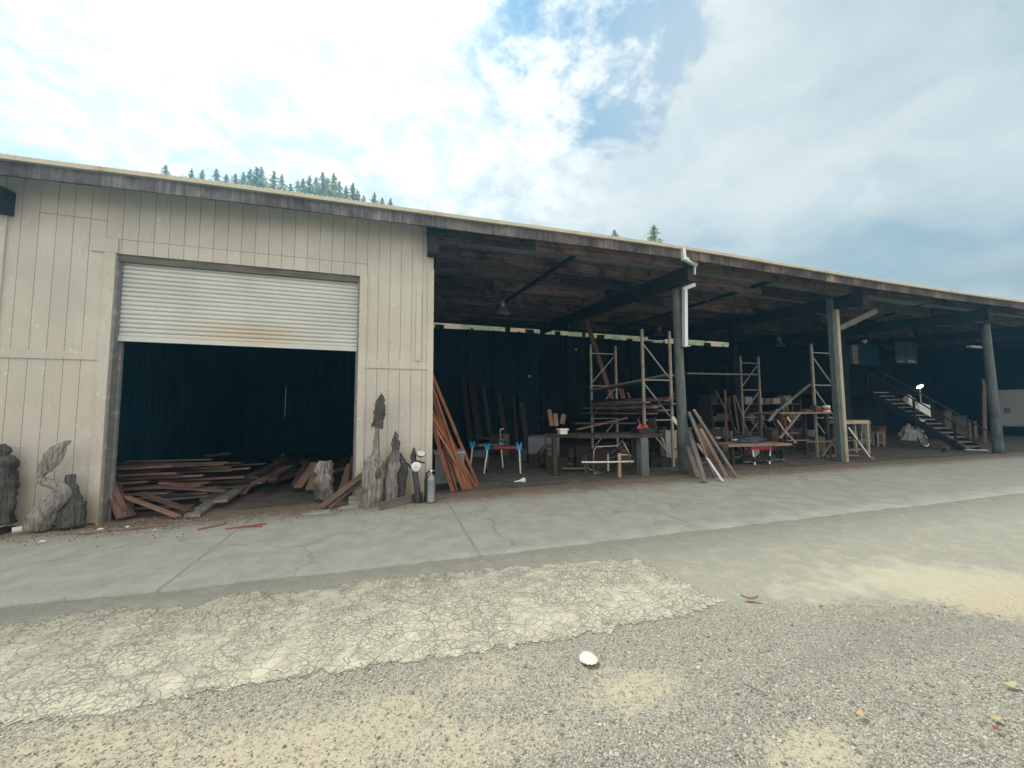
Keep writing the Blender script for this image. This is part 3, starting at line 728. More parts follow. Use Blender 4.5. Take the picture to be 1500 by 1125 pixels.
# ------------------------------------------------------------------ yard front: driftwood, carvings, lamps, cylinder
fd = dict(cat='driftwood')
def P(px, py, y): return W(px, py, y)
yd = -.28
gnarl('driftwood_log', [P(52,776,yd), P(60,757,yd), P(76,735,yd), P(92,722,yd), P(84,712,yd), P(66,706,yd), P(58,699,yd), P(66,686,yd), P(78,671,yd), P(86,658,yd), P(94,651,yd), P(104,646,yd)],
      [.115,.135,.11,.085,.065,.055,.048,.07,.085,.08,.05,.01], M['drift'], .75, 40, .24, 6, ridge=.24, label='twisted grey driftwood log leaning on the cream wall', cat='driftwood')
dw = bpy.data.objects['driftwood_log']
gnarl('limb_stub', [P(70,692,yd), P(66,684,yd), P(68,676,yd), P(71,670,yd-.02)], [.05,.04,.025,.008], M['drift'], .8, 14, .3, 9, parent=dw)
gnarl('split_slab', [P(74,748,yd-.05), P(84,736,yd-.06), P(91,726,yd-.05), P(96,718,yd-.03)], [.05,.075,.06,.015], M['drift'], .5, 18, .3, 9, ridge=.3, parent=dw)
gnarl('carved_stump', [P(0,768,-.16), P(2,740,-.16), P(3,715,-.16), P(4,695,-.16), P(2,685,-.16), P(5,678,-.16), P(1,668,-.16), P(3,660,-.16), P(1,651,-.16)],
      [.14,.13,.14,.12,.10,.13,.08,.09,.05], M['drift_dark'], .8, 24, .45, 9, ridge=.25, label='tall dark carved stump at the left edge of the wall', cat='stump')
gnarl('carved_stump', [P(104,771,-.2), P(104,755,-.2), P(104,738,-.2), P(104,735,-.2), P(104,722,-.2), P(104,711,-.2), P(104,708.5,-.2), P(104,702,-.2), P(104,695,-.2)],
      [.135,.14,.135,.10,.095,.08,.05,.055,.05], M['drift_dark'], .85, 24, .22, 9, ridge=.18, label='short dark stump with a square knob beside the twisted driftwood', cat='stump')
bm = bmesh.new(); a = G(17, 781); c = G(43, 777); rr = .045; a.z += rr-.01; c.z += rr-.01
tube(bm, [a, a.lerp(c,.5), c], [rr*.95, rr, rr*.97], 16); roll = link('paper_roll', bm, M['paper'], smooth=False, origin=a, label='white paper roll lying below the driftwood log', cat='paper roll')
bm = bmesh.new(); dn = (c-a).normalized(); lathe(bm, [(.012,0),(.02,.004),(.012,.008)], 12, axis_mat(c+dn*-.003, dn)); link('core', bm, M['brownwood'], roll)
board('dark_plank', G(0,790)+Vector((-.2,0,.03)), G(38,768)+Vector((0,0,.05)), .12, .035, M['darkwood'], label='dark split plank on the ground at the far left', cat='plank')
ya = -.42
s1 = gnarl('carved_tree', [P(546,749,ya), P(546,735,ya), P(547,715,ya), P(547,700,ya), P(548,683,ya), P(548.5,674,ya), P(550,667,ya), P(551,658,ya), P(552,642,ya), P(553,626,ya)],
      [.13,.155,.145,.155,.15,.13,.075,.045,.04,.035], M['drift'], .5, 30, .34, 7, ridge=.26, label='tallest carved driftwood tree with an arrow shaped top', cat='carving')
plaque('crown', [(559,575),(564,586),(563.5,598),(565,607),(563,614),(561.5,622),(560,628.5),(556,627),(551,627.5),(547,625),(543.5,631),(545,620),(547.5,612),(546,604),(549.5,597),(549,590),(553,582)], ya+.0, .07, M['drift_dark'], .016, parent=s1)
bm = bmesh.new(); bmesh.ops.create_uvsphere(bm, u_segments=12, v_segments=8, radius=.055)
for v in bm.verts: v.co = Vector((v.co.x, v.co.y*.5, v.co.z*1.3))*(1+.3*mn.noise(v.co*40))+P(554,694,ya-.07)
link('knot', bm, M['drift_dark'], s1, smooth=True)
yb = -.3
s2 = gnarl('carved_tree', [P(573,738,yb), P(573,715,yb), P(574,695,yb), P(577,680,yb), P(579,668,yb), P(579,656,yb)], [.10,.11,.105,.095,.07,.04], M['drift'], .55, 26, .34, 8, ridge=.26,
      label='middle carved driftwood tree with a pine cone top', cat='carving')
plaque('crown', [(579.5,630),(584,638),(583,645),(587,648),(585,654),(584,659),(579,659),(574,657),(573.5,650),(575,642)], yb-.03, .09, M['bark'], .008, parent=s2)
gnarl('carved_tree', [P(589,735,-.2), P(588,715,-.2), P(588,700,-.2), P(589,688,-.2), P(588,676,-.2), P(586,664,-.2)], [.06,.065,.09,.10,.075,.02], M['bark'], .7, 16, .3, 14,
      label='smallest bark covered carving between pine cone tree and lamp post', cat='carving')
gnarl('bark_slab', [P(566,690,-.12), P(570,676,-.12), P(578,664,-.1), P(582,655,-.09)], [.05,.06,.055,.04], M['brownwood'], .5, 10, .2, 9, label='reddish brown bark slab behind the pine cone carving', cat='bark slab')
# lamp post of old headlamps
yl = -.4
lp = thing('lamp_stand', G(608, 738), 'crooked wooden stand carrying two old round headlamps', 'lamp stand')
bm = bmesh.new(); tube(bm, [P(613,740,yl), P(612,722,yl), P(611,707,yl), P(608,694,yl+.05), P(606,680,yl+.08), P(605,668,yl+.08), P(607,656,yl+.08)], [.07,.06,.05,.045,.05,.055,.03], 12)
for v in bm.verts: v.co += v.co.normalized()*0+Vector((1,0,.3))*.025*mn.noise(v.co*16)
link('stand', bm, M['drift_dark'], lp, smooth=True)
bm = bmesh.new(); tube(bm, [P(606,690,yl+.08), P(596,678,yl+.05)], [.025,.015], 8); tube(bm, [P(606,674,yl+.05), P(622,678,yl+.05)], .014, 8); link('bracket', bm, M['rod'], lp, smooth=True)
def headlamp(c, d, r):
    m = axis_mat(c, d); bm = bmesh.new()
    lathe(bm, [(.01,-r*.95),(r*.35,-r*.9),(r*.75,-r*.55),(r*.97,-r*.12),(r*1.04,0),(r*1.04,r*.1),(r*.93,r*.13)], 28, m)
    o = link('headlamp', bm, M['chrome'], lp, smooth=True)
    bm = bmesh.new(); lathe(bm, [(r*.92,r*.10),(r*.9,r*.15),(r*.6,r*.2),(r*.2,r*.22)], 28, m); link('lens', bm, M['lens'], o, smooth=True)
    bm = bmesh.new(); lathe(bm, [(r*.16,r*.215),(r*.14,r*.26),(.004,r*.28)], 12, m); link('cap', bm, M['steel'], o, smooth=True)
headlamp(P(609.5,684,yl-.08), Vector((-.05,-1,.05)), .085); headlamp(P(617,664,yl-.02), Vector((.1,-.45,.9)), .085)
# silver cylinder
c = G(631, 736); tk = thing('gas_cylinder', c, 'small worn silver cylinder standing at the corner of the cream wall', 'cylinder')
mt = Matrix.Translation(c); bm = bmesh.new()
lathe(bm, [(.06,-.01),(.085,0),(.088,.03),(.082,.045),(.083,.38),(.08,.42),(.062,.47),(.035,.5),(.026,.51)], 24, mt); link('body', bm, M['tank'], tk, smooth=True)
bm = bmesh.new(); lathe(bm, [(.02,.505),(.02,.54),(.032,.545),(.03,.565),(.012,.57),(.012,.60)], 14, mt); bar(bm, c+Vector((-.04,0,.555)), c+Vector((.05,0,.555)), .018, .018); link('valve', bm, M['chrome'], tk)
bm = bmesh.new(); tube(bm, [c+Vector((-.03,-.02,.55)), c+Vector((-.08,-.04,.52)), c+Vector((-.1,-.03,.4)), c+Vector((-.1,-.02,.2)), c+Vector((-.1,-.01,.02))], .016, 8); link('hose', bm, M['rubber'], tk, smooth=True)
# kerb planks and slates
board('edging_plank', G(557,748)+Vector((0,0,.06)), G(618,732)+Vector((0,0,.06)), .04, .15, M['greywood'], label='long grey edging plank set on edge before the carvings', cat='plank')
board('timber_block', G(512,742)+Vector((0,0,.09)), G(541,741)+Vector((0,0,.08)), .12, .17, M['greywood'], label='short squared timber block left of the tallest carving', cat='timber block')
for (u, v, w), lb in (((465,752,.30), 'pale slate flake on the ground left of the tallest carving'), ((510,744,.24), 'dark slate flake tucked against the timber block')):
    p = G(u, v); bm = bmesh.new(); q = [Vector((w*math.cos(t)*.9, w*.35*math.sin(t), 0))*random.uniform(.7,1) for t in [i*.7 for i in range(9)]]
    lo = [bm.verts.new(p+k_+Vector((0,0,.004))) for k_ in q]; hi = [bm.verts.new(p+k_*.93+Vector((0,0,.03+k_.x*.08))) for k_ in q]
    bm.faces.new(lo); bm.faces.new(hi)
    for i in range(9): bm.faces.new((lo[i], lo[(i+1)%9], hi[(i+1)%9], hi[i]))
    link('slate', bm, M['stone'], origin=p, label=lb, cat='slate')
board('leaning_board', G(467,748)+Vector((0,0,.02)), W(541,688,-.02)+Vector((0,-.03,0)), .09, .04, M['brownwood'], hint=(0,-1,.5), label='brown board leaning from the garage floor to the right jamb, front of two', cat='board')
board('leaning_board', G(479,748)+Vector((0,.12,.02)), W(541,694,.03)+Vector((0,-.0,0)), .08, .035, M['brownwood'], hint=(0,-1,.5), label='brown board leaning to the right jamb, just behind its twin', cat='board')
gnarl('knotty_stump', [G(477,734), P(476,715,.25), P(475,700,.25), P(474,690,.25), P(477,676,.25)], [.13,.15,.13,.13,.09], M['drift'], .9, 24, .5, 10, ridge=.4, label='knotty stump standing just inside the garage by the right jamb', cat='stump')
board('upright_plank', G(484,733)+Vector((0,.1,0)), P(481,675,.4), .12, .05, M['greywood'], hint=(0,1,0), label='short grey plank upright behind the knotty stump', cat='plank')
board('upright_plank', G(511,728)+Vector((0,.1,0)), P(518,668,.35), .10, .04, M['redold'], hint=(0,1,0), label='reddish plank propped inside the right jamb', cat='plank')

# ------------------------------------------------------------------ lumber in the garage
gp = 'boards piled inside the garage'
lab_pile = 'weathered thin board in the stacked pile inside the left garage jamb'
for lay in range(9):
    z = .06+lay*.078
    for j in range(5):
        y = .75+j*.36+random.uniform(-.08,.08)
        if random.random() < .12: continue
        xe = -3.55+.13*j+random.uniform(-.5,.6)-lay*.02
        a = Vector((-5.15+random.uniform(0,.1), y+random.uniform(-.05,.05), z+random.uniform(-.01,.02))); c = Vector((xe, y+random.uniform(-.22,.22), z+random.uniform(-.02,.04)))
        board('lumber_board', a+Vector((0,0,gz(-5))), c+Vector((0,0,gz(-4))), random.choice((.07,.09,.13)), random.choice((.02,.026,.035)), M[random.choice(('redold','redold','redold','brownwood','greywood'))], label=lab_pile, cat='board', group=gp)
FAN = [((153,697),(178,759),.05),((157,695),(186,757),.05),((161,690),(190,744),.10),((160,700),(193,757),.03),((175,692),(232,700),.34),((165,700),(212,727),.16),((205,722),(279,748),.09),((185,728),(262,757),.04),((235,707),(297,711),.36),((230,713),(331,719),.32),((215,722),(255,724),.24),((170,706),(236,712),.30),((172,715),(232,713),.22),((180,722),(208,731),.14)]
for i, ((ax, ay), (bx, by), hz) in enumerate(FAN):
    c = G(bx, by, hz); a = W(ax, ay, max(.3, c.y+random.uniform(-.1,.35)))
    board('lumber_board', a, c, random.choice((.08,.10,.12)), .03, M['redold'], label='reddish board fanned out over the front of the lumber pile', cat='board', group='red boards fanned in the garage doorway')
GP = [((281,756),(360,700),.04,.2,'long grey plank lying toward the camera at the front of the garage'),((323,734),(402,684),.12,.2,'grey plank on top, running back from the red board end'),((300,733),(355,699),.06,.16,'short grey plank between the two long ones'),((300,668),(336,664),.55,.10,'pale ended plank on top of the red pile'),((270,683),(312,678),.5,.22,'wide grey offcut resting on the red pile'),((330,722),(385,690),.05,.16,'grey plank right of the long ones on the garage floor')]
for (ax, ay), (bx, by), hz, w, lb in GP:
    a = G(ax, ay, hz); c = G(bx, by, hz) if hz < .3 else W(bx, by, G(ax,ay,hz).y+.4)
    board('grey_plank', a, c, w, .05, M['greywood'], label=lb, cat='plank', group='grey planks in the garage')
for i in range(26):
    x = random.uniform(-3.0, -.9); y = random.uniform(1.2, 4.5); an = random.uniform(.7, 2.2); L = random.uniform(.8, 2.2); z = gz(x)+.04+.18*random.random()*(1 if x > -2.2 else 1.4)
    a = Vector((x, y, z)); board('scrap_plank', a, a+Vector((math.cos(an)*L*.6, math.sin(an)*L, random.uniform(0,.25))), random.choice((.1,.15,.2)), .035, M['brownwood'], label='dusty plank heaped on the garage floor behind the red pile', cat='plank', group='planks heaped at the back of the garage')
for (ax, ay), (bx, by), y, lb in (((437,715),(462,678),1.3,'wide plank leaning in the heap near the right jamb, left one'),((455,718),(468,680),1.1,'wide plank leaning in the heap behind the knotty stump'),((448,700),(512,684),1.6,'flat board lying across the heap near the right jamb'),((500,725),(515,680),.9,'narrow plank leaning in the heap against the right jamb')):
    board('heap_plank', W(ax,ay,y), W(bx,by,y+.5), .18, .04, M['brownwood'], label=lb, cat='plank', group='planks leaning by the right jamb')
for px, y, t in ((178,3.2,.2),(203,5.5,.12),(222,6.5,.1)):
    a = W(px+6, 664, y); board('tall_board', Vector((a.x,y,gz(a.x))), W(px-16,520,y+.4), t*1.3, .05, M['redold'], hint=(0,1,0), label='tall dim board leaning at the left of the garage interior', cat='board', group='tall boards in the garage')

# redwood boards leaning at the corner
for i, (bx, by, yt, zt, w) in enumerate(((700,711,.45,2.36,.06),(697,714,.3,1.48,.06),(692,716,.38,1.62,.05),(688,717,.25,1.36,.05),(679,719,.5,1.98,.07),(683,718,.36,2.12,.05),(664,722,.22,1.36,.075),(669,720,.6,1.72,.05),(695,713,.62,1.9,.05))):
    b0 = G(bx, by)+Vector((0,0,.01)); t0 = Vector((.745, yt, zt))
    board('redwood_board', b0, t0, w, .026, M['redwood'], hint=(random.uniform(-.6,.9),-1,.2), bend=.02, segs=5, label='long reddish brown board leaning against the barn corner in a fan', cat='board', group='redwood boards leaning at the corner')
# grey bin behind them
a = G(634, 706); bm = bmesh.new(); bx0, by0 = a.x+.05, .55
bn = thing('metal_cabinet', (bx0, by0, gz(1)), 'low grey metal cabinet behind the leaning redwood boards', 'cabinet')
bmk = bmesh.new(); box(bmk, (bx0-.1,by0,gz(1)+.12), (bx0+.5,by0+.5,gz(1)+.72)); link('body', bmk, M['grey'], bn)
bmk = bmesh.new(); box(bmk, (bx0-.12,by0-.02,gz(1)+.722), (bx0+.52,by0+.52,gz(1)+.76)); link('lid', bmk, M['canvas'], bn)
bmk = bmesh.new(); box(bmk, (bx0-.08,by0+.03,gz(1)), (bx0+.48,by0+.47,gz(1)+.118)); link('plinth', bmk, M['black'], bn)

# ------------------------------------------------------------------ bay one
def sawhorse(p, q, h, legm, brm, label, stripe):
    o = thing('sawhorse', (p+q)/2, label, 'sawhorse', 'folding sawhorses with blue brackets')
    u_ = (q-p).normalized(); v_ = Vector((-u_.y, u_.x, 0)); a, c = p+Vector((0,0,h)), q+Vector((0,0,h))
    bm = bmesh.new(); bar(bm, a, c, .06, .09); link('rail', bm, M['black'], o)
    bm = bmesh.new(); bar(bm, a+u_*.16-v_*.033+Vector((0,0,.0)), c-u_*.08-v_*.033, .004, .045); link('decal', bm, stripe, o)
    for e, s in ((a, -1), (c, 1)):
        bm = bmesh.new(); bar(bm, e-u_*.06, e+u_*.06, .1, .12); bar(bm, e-u_*.07+Vector((0,0,.08)), e-u_*.03+Vector((0,0,.08)), .09, .07); bar(bm, e+u_*.03+Vector((0,0,.08)), e+u_*.07+Vector((0,0,.08)), .09, .07); link('bracket', bm, brm, o)
        for t in (-1, 1):
            f = e+u_*s*.05+v_*t*.27; f.z = gz(f.x); bm = bmesh.new(); tube(bm, [e+Vector((0,0,-.04))+v_*t*.03, f], .019, 8); lg = link('leg', bm, legm if t == -1 else M['grey'], o, smooth=True)
            bm = bmesh.new(); tube(bm, [f+Vector((0,0,.0)), f+Vector((0,0,.05))], .024, 8); link('foot', bm, M['black'], lg)
a, c = G(718,697), G(766,697); a.y += .27; c.y += .27
sawhorse(a, c, .66, M['white'], M['blue'], 'front folding sawhorse with blue brackets, white legs and printed rail', M['red'])
a, c = G(695,689), G(738,688); a.y += .27; c.y += .27
sawhorse(a, c, .64, M['white'], M['blue'], 'rear folding sawhorse with blue brackets, half behind the front one', M['grey'])
cl = thing('bar_clamp', G(735,690)+Vector((0,.2,.7)), 'bar clamp standing upright on the sawhorses', 'clamp')
bm = bmesh.new(); y = G(735,690).y+.3; tube(bm, [W(733,655,y), W(733,628,y)], .012, 8); link('bar', bm, M['steel'], cl)
bm = bmesh.new(); bar(bm, W(728,640,y), W(738,640,y), .03, .03); bar(bm, W(729,640,y), W(729,648,y), .03, .03, (0,1,0)); link('jaw', bm, M['rod'], cl)
bm = bmesh.new(); bar(bm, W(733,629,y), W(738,628,y), .02, .02); link('handle', bm, M['steel'], cl)
board('steel_bar', W(697,639,2.0), W(742,648,1.75), .05, .03, M['rod'], label='dark bar laid across the two sawhorses', cat='bar')
bm = bmesh.new(); p = G(762,707); rings = []
lathe(bm, [(.055,0),(.06,.02),(.04,.08),(.02,.14),(.012,.26)], 14, axis_mat(p+Vector((.1,0,.05)), Vector((-1,-.2,-.06)))); link('funnel', bm, M['white'], smooth=True, origin=p, label='white plastic funnel lying on the barn floor', cat='funnel')
for i, (px, pt, y, w, m) in enumerate(((690,678,8.0,.2,'darkwood'),(704,690,8.2,.25,'darkwood'),(720,708,8.3,.15,'darkwood'),(742,730,8.2,.2,'darkwood'),(757,752,8.4,.12,'darkwood'),(771,764,8.3,.2,'darkwood'))):
    a = W(px, 650, y-.6); board('tall_plank', Vector((a.x, y-.7, gz(a.x))), W(pt, 550+8*i, YB-.4), w, .05, M[m], hint=(0,1,0), label='tall dark plank leaning on the rear wall behind the sawhorses', cat='plank', group='planks leaning on the rear wall')

# workbench
wb0 = G(943, 696); zt = 1.03; wby = .35
wb = thing('workbench', (wb0.x, wb0.y, gz(wb0.x)), 'rough timber workbench with a thick plank top beside the round pole', 'workbench')
xl = W(822, 632, wby).x; xr = W(968, 640, wby).x
bm = bmesh.new(); vs = box(bm, (xl, wby-.05, zt-.085), (xr, wby+1.0, zt)); 
for v in vs:
    if v.co.x < (xl+xr)/2 and v.co.y < wby+.5: v.co.x += .9; v.co.y += .15
link('bench_top', bm, M['darkwood'], wb, origin=(xl,wby,zt))
bm = bmesh.new(); box(bm, (wb0.x-.11, wby+.0, gz(5)), (wb0.x+.09, wby+.2, zt-.086)); link('leg', bm, M['pole'], wb, origin=(wb0.x,wby,0))
for x, y in ((xl+.2, wby+.8), (xr-.2, wby+.85)):
    bm = bmesh.new(); box(bm, (x-.05, y, gz(x)), (x+.05, y+.1, zt-.086)); link('leg', bm, M['darkwood'], wb)
# on the bench
o = thing('tray_box', W(824,628,wby+.7), 'small white plastic tray at the left end of the workbench', 'tray')
p = W(824,628,wby+.7); p.z = zt+.002
bm = bmesh.new(); box(bm, (p.x-.09,p.y-.08,zt), (p.x+.09,p.y+.08,zt+.09)); box(bm, (p.x-.12,p.y-.1,zt+.091), (p.x+.12,p.y+.1,zt+.13)); link('tray', bm, M['white'], o)
for (ax, ay), (bx, by), w in (((808,624),(804,600),.10),((815,624),(813,606),.11),((823,621),(826,607),.12)):
    board('offcut', W(ax,ay,wby+.9), W(bx,by,wby+.95), w, .04, M['brownwood'], hint=(0,1,0), label='upright wood offcut at the left end of the workbench', cat='offcut', group='offcuts on the workbench')
board('bench_board', W(846,629,wby+.4), W(918,612,wby+.9), .09, .03, M['redold'], label='reddish board propped slantwise on the workbench', cat='board')
board('bench_board', W(842,620,wby+.9), W(930,620,wby+.9), .12, .04, M['darkwood'], label='dark board lying along the back of the workbench', cat='board')
o = thing('tool_case', W(946,631,wby+.3), 'open black tool case on the right end of the workbench', 'tool case'); p = Vector(W(946,631,wby+.3)); z = zt+.004
bm = bmesh.new(); box(bm, (p.x-.26,p.y-.1,z), (p.x+.2,p.y+.25,z+.11)); link('case', bm, M['black'], o)
bm = bmesh.new(); bar(bm, (p.x+.22,p.y+.02,z+.02), (p.x+.26,p.y+.1,z+.36), .3, .02, (1,0,0)); link('lid', bm, M['darkwood'], o)
bm = bmesh.new(); bar(bm, (p.x-.2,p.y+.05,z+.13), (p.x+.12,p.y+.1,z+.15), .05, .04); tube(bm, [(p.x-.2,p.y+.05,z+.12), (p.x-.14,p.y+.03,z+.21), (p.x-.03,p.y+.05,z+.13)], .022, 8); bar(bm, (p.x+.02,p.y,z+.12), (p.x+.06,p.y+.1,z+.17), .08, .05); t = link('hand_tool', bm, M['orange'], label='orange red hand tool lying on the black case', cat='tool', origin=(p.x,p.y,z+.12))
bm = bmesh.new(); tube(bm, [W(968,640,wby), W(972,645,wby-.05), W(974,654,wby-.05)], .008, 6); link('cable', bm, M['white'], origin=W(968,640,wby), label='white cord drooping from the right end of the workbench', cat='cord')
bm = bmesh.new(); bar(bm, W(985,611,.7), W(995,624,.65), .1, .006, (0,1,0)); link('paper_sheet', bm, M['paper'], origin=W(985,611,.7), label='white paper sheet hanging beside the round pole', cat='paper')
# under the bench
o = thing('old_engine', G(822,690)+Vector((0,.5,0)), 'rusty machine block on the floor under the workbench', 'machine'); p = G(822,690)+Vector((0,.6,0))
bm = bmesh.new(); box(bm, p+Vector((-.18,-.15,.12)), p+Vector((.16,.2,.46))); box(bm, p+Vector((-.12,-.19,.2)), p+Vector((.1,-.152,.40))); bmesh.ops.bevel(bm, geom=bm.edges[:], offset=.02, segments=2, affect='EDGES'); link('block', bm, M['brownwood'], o)
bm = bmesh.new(); tube(bm, [p+Vector((-.2,0,.1)), p+Vector((-.34,.0,.2)), p+Vector((-.36,0,.4)), p+Vector((-.2,0,.58)), p+Vector((.05,0,.62))], [.06,.08,.07,.05,.04], 10); link('pipe', bm, M['darkwood'], o, smooth=True)
for s in (-.1, .1):
    bm = bmesh.new(); lathe(bm, [(.05,0),(.06,.02),(.06,.05),(.05,.07)], 14, axis_mat(p+Vector((s,-.2,.062)), (0,1,0))); link('wheel', bm, M['rubber'], o)
bm = bmesh.new(); bar(bm, p+Vector((.2,-.05,.12)), p+Vector((.85,-.1,.06)), .28, .1); link('skid', bm, M['redold'], o)
o = thing('tube_cart', G(890,690), 'white tubular cart frame on its side under the workbench', 'cart'); y = .6
bm = bmesh.new(); tube(bm, [W(852,677,y-.2), W(880,677,y-.2), W(928,676,y-.2)], .02, 8); link('handle', bm, M['white'], o, smooth=True)
bm = bmesh.new(); tube(bm, [W(869,690,y), W(870,660,y), W(874,654,y), W(905,653,y), W(913,643,y)], .015, 8); tube(bm, [W(912,646,y), W(922,664,y), W(927,690,y)], .015, 8); tube(bm, [W(908,666,y), W(925,667,y)], .02, 8); link('frame', bm, M['steel'], o, smooth=True)
for px in (876, 922):
    bm = bmesh.new(); lathe(bm, [(.05,-.02),(.085,-.015),(.085,.015),(.05,.02)], 16, axis_mat(W(px,684,y), (0,1,.1))); link('wheel', bm, M['rubber'], o)
for (px, yt, yb_, r, lb) in ((891,665,690,.025,'shorter white plastic pipe upright under the workbench'),(907.5,664,699,.04,'pale yellowish pipe post standing in front of the workbench')):
    b0 = G(px, yb_); t0 = W(px-.5, yt, b0.y); bm = bmesh.new(); tube(bm, [b0, t0], r, 14); link('pipe_post', bm, M['white'] if r < .03 else M['palewood'], smooth=False, origin=b0, label=lb, cat='pipe')

rc = random.Random(5)
for i in range(22):
    zone = i % 3
    x, y = ((rc.uniform(3.9,7.0), rc.uniform(1.5,4.2)) if zone else (rc.uniform(2.6,4.6), rc.uniform(5.5,8.4)))
    w_, d__, h_ = rc.uniform(.15,.35), rc.uniform(.15,.3), rc.uniform(.2,.75); mk = rc.choice(('darkwood','brownwood','grey','black')); an = rc.uniform(-.4,.4)
    bm = bmesh.new(); box(bm, (-w_,-d__,0), (w_,d__,h_)); box(bm, (-w_-.012,-d__-.012,h_+.001), (w_+.012,d__+.012,h_+.035)); box(bm, (-w_*.3,-d__-.02,h_*.6), (w_*.3,-d__-.001,h_*.75))
    bmesh.ops.rotate(bm, verts=bm.verts, matrix=Matrix.Rotation(an, 3, 'Z')); bmesh.ops.translate(bm, verts=bm.verts, vec=(x,y,gz(x)))
    link('junk_box', bm, M[mk], origin=(x,y,gz(x)), label='dim box among the clutter under the left rack' if zone else 'dim box on the floor at the back behind the sawhorses', cat='box', group='boxes under the left rack' if zone else 'boxes behind the sawhorses')
for i in range(9):
    x, y = rc.uniform(4.0,6.0), rc.uniform(1.3,3.2); an = rc.uniform(-.5,.5); L = rc.uniform(.5,1.2); z = gz(x)+.05+rc.uniform(0,.3)
    board('junk_board', (x,y,z), (x+L*math.cos(an),y+L*math.sin(an),z+rc.uniform(-.03,.3)), rc.choice((.06,.1)), .03, M[rc.choice(('brownwood','greywood','darkwood'))], label='loose offcut board in the clutter below the workbench', cat='board', group='offcuts below the workbench')
# ------------------------------------------------------------------ racking
def rack(x, y, w, h, bays, label, flip, broken=0):
    o = thing('rack_frame', (x+w/2, y, gz(x)), label, 'rack', 'tall pallet rack end frames'); g = gz(x)
    for xx in (x, x+w):
        bm = bmesh.new(); box(bm, (xx-.029, y-.03, g+.006), (xx+.029, y+.03, g+h)); u_ = link('upright', bm, M['rack'], o, origin=(xx,y,g))
        bm = bmesh.new(); box(bm, (xx-.08, y-.07, g), (xx+.08, y+.07, g+.005)); link('foot_plate', bm, M['rack'], u_)
    zs = [h-.28, h-1.35, h-2.42]
    for z in zs:
        bm = bmesh.new(); bar(bm, (x+.036,y,g+z), (x+w-.036,y,g+z), .024, .028); link('rung', bm, M['rung'], o, origin=(x,y,g+z))
    for z in zs:
        a, c = (x+.036, x+w-.036) if flip else (x+w-.036, x+.036)
        bm = bmesh.new(); bar(bm, (a,y+.036,g+z-.08), (c,y+.036,g+z-.98), .024, .028); link('diagonal', bm, M['rung'], o, origin=(x,y,g+z))
pA, pB, pC, pD = W(865,505,3.7), W(940,483,1.2), W(1084,521,4.2), W(1188,504,1.55)
rack(pA.x, 3.7, .93, pA.z-gz(6), 3, 'rear pallet rack frame left of the round pole', False)
rack(pB.x, 1.2, .88, pB.z-gz(6), 3, 'tallest punched rack frame immediately left of the round pole', True)
rack(pC.x, 4.2, .93, pC.z-gz(12), 3, 'small far rack frame right of the round pole', False)
rack(pD.x, 1.55, .9, pD.z-gz(12), 3, 'rack frame half hidden behind the paired square post', True)
def shelfboard(a, c, w, t, m, lb, **kw): board('shelf_plank', a, c, w, t, M[m], label=lb, cat='plank', **kw)
shelfboard(W(870,572,3.55), W(984,549,1.35), .5, .05, 'greywood', 'wide grey plank sloping across the rack at mid height')
board('rack_beam', W(866,588,3.7), W(996,582,1.2), .05, .09, M['rod'], label='dark steel beam tying the two left rack frames', cat='beam')
gpk = 'planks stacked on the left rack'
for i in range(9):
    z = 1.5+.05*i+random.uniform(-.01,.01); x = pB.x+.1+(i%3)*.28
    a = Vector((x-.35+random.uniform(-.2,.2), 3.8+random.uniform(-.3,.4), z)); c = Vector((x+random.uniform(-.2,.25), .95+random.uniform(-.15,.2), z))
    board('stacked_plank', a, c, random.choice((.2,.26,.3)), .04, M[random.choice(('brownwood','redold','greywood'))], label='old plank in the stack on the low shelf of the left rack', cat='plank', group=gpk)
for x in (pB.x, pB.x+.88):
    bm = bmesh.new(); bar(bm, (x,1.2,1.42), (x,3.7,1.42), .05, .11); link('rack_beam', bm, M['rod'], origin=(x,2.4,1.42), label='dark shelf beam under the plank stack of the left rack', cat='beam', group='shelf beams of the left rack')
shelfboard(W(1006,547,3.6), W(1111,549,4.12), .12, .05, 'ply', 'thin pale plank spanning from the round pole to the far rack')
board('tall_timber', Vector((W(898,560,4.6).x, 4.4, gz(6)+1.4)), W(858,466,5.6), .16, .07, M['redold'], hint=(0,1,0), label='long reddish timber leaning up to the roof behind the left rack', cat='timber')
for i, (ax, bx) in enumerate(((907,914),(911,917))):
    board('short_stick', W(bx,588,3.75), W(ax,569,3.9), .07, .025, M['redwood'], hint=(0,1,0), label='short orange wood stick propped on the rack stack', cat='stick', group='sticks on the left rack')
# boards against the pole
LB = [((1033,708),(1010,633),.13,.035,'greywood','wide grey board with a split end leaning on the round pole, nearest'),((1059,706),(1022,650),.09,.012,'spout','white metal strip leaning by the round pole'),((1064,699),(1026,628),.11,.03,'ply','pale plywood strip leaning by the round pole'),((1079,700),(1016,600),.07,.035,'greywood','long thin board leaning farthest out from the round pole'),((1047,700),(1009,603),.08,.03,'greywood','narrow grey board leaning on the round pole behind the wide one'),((1055,697),(1013,612),.08,.03,'brownwood','brown board leaning on the round pole in the middle of the fan'),((1023,700),(1008,655),.13,.03,'greywood','short grey board tucked beside the round pole')]
for (bx, by), (tx, ty), w, t, m, lb in LB:
    b0 = G(bx, by)+Vector((0,0,.01)); board('pole_board', b0, W(tx, ty, P1.y-.2), w, t, M[m], hint=(.1,-1,.3), label=lb, cat='board', group='boards leaning on the round pole')

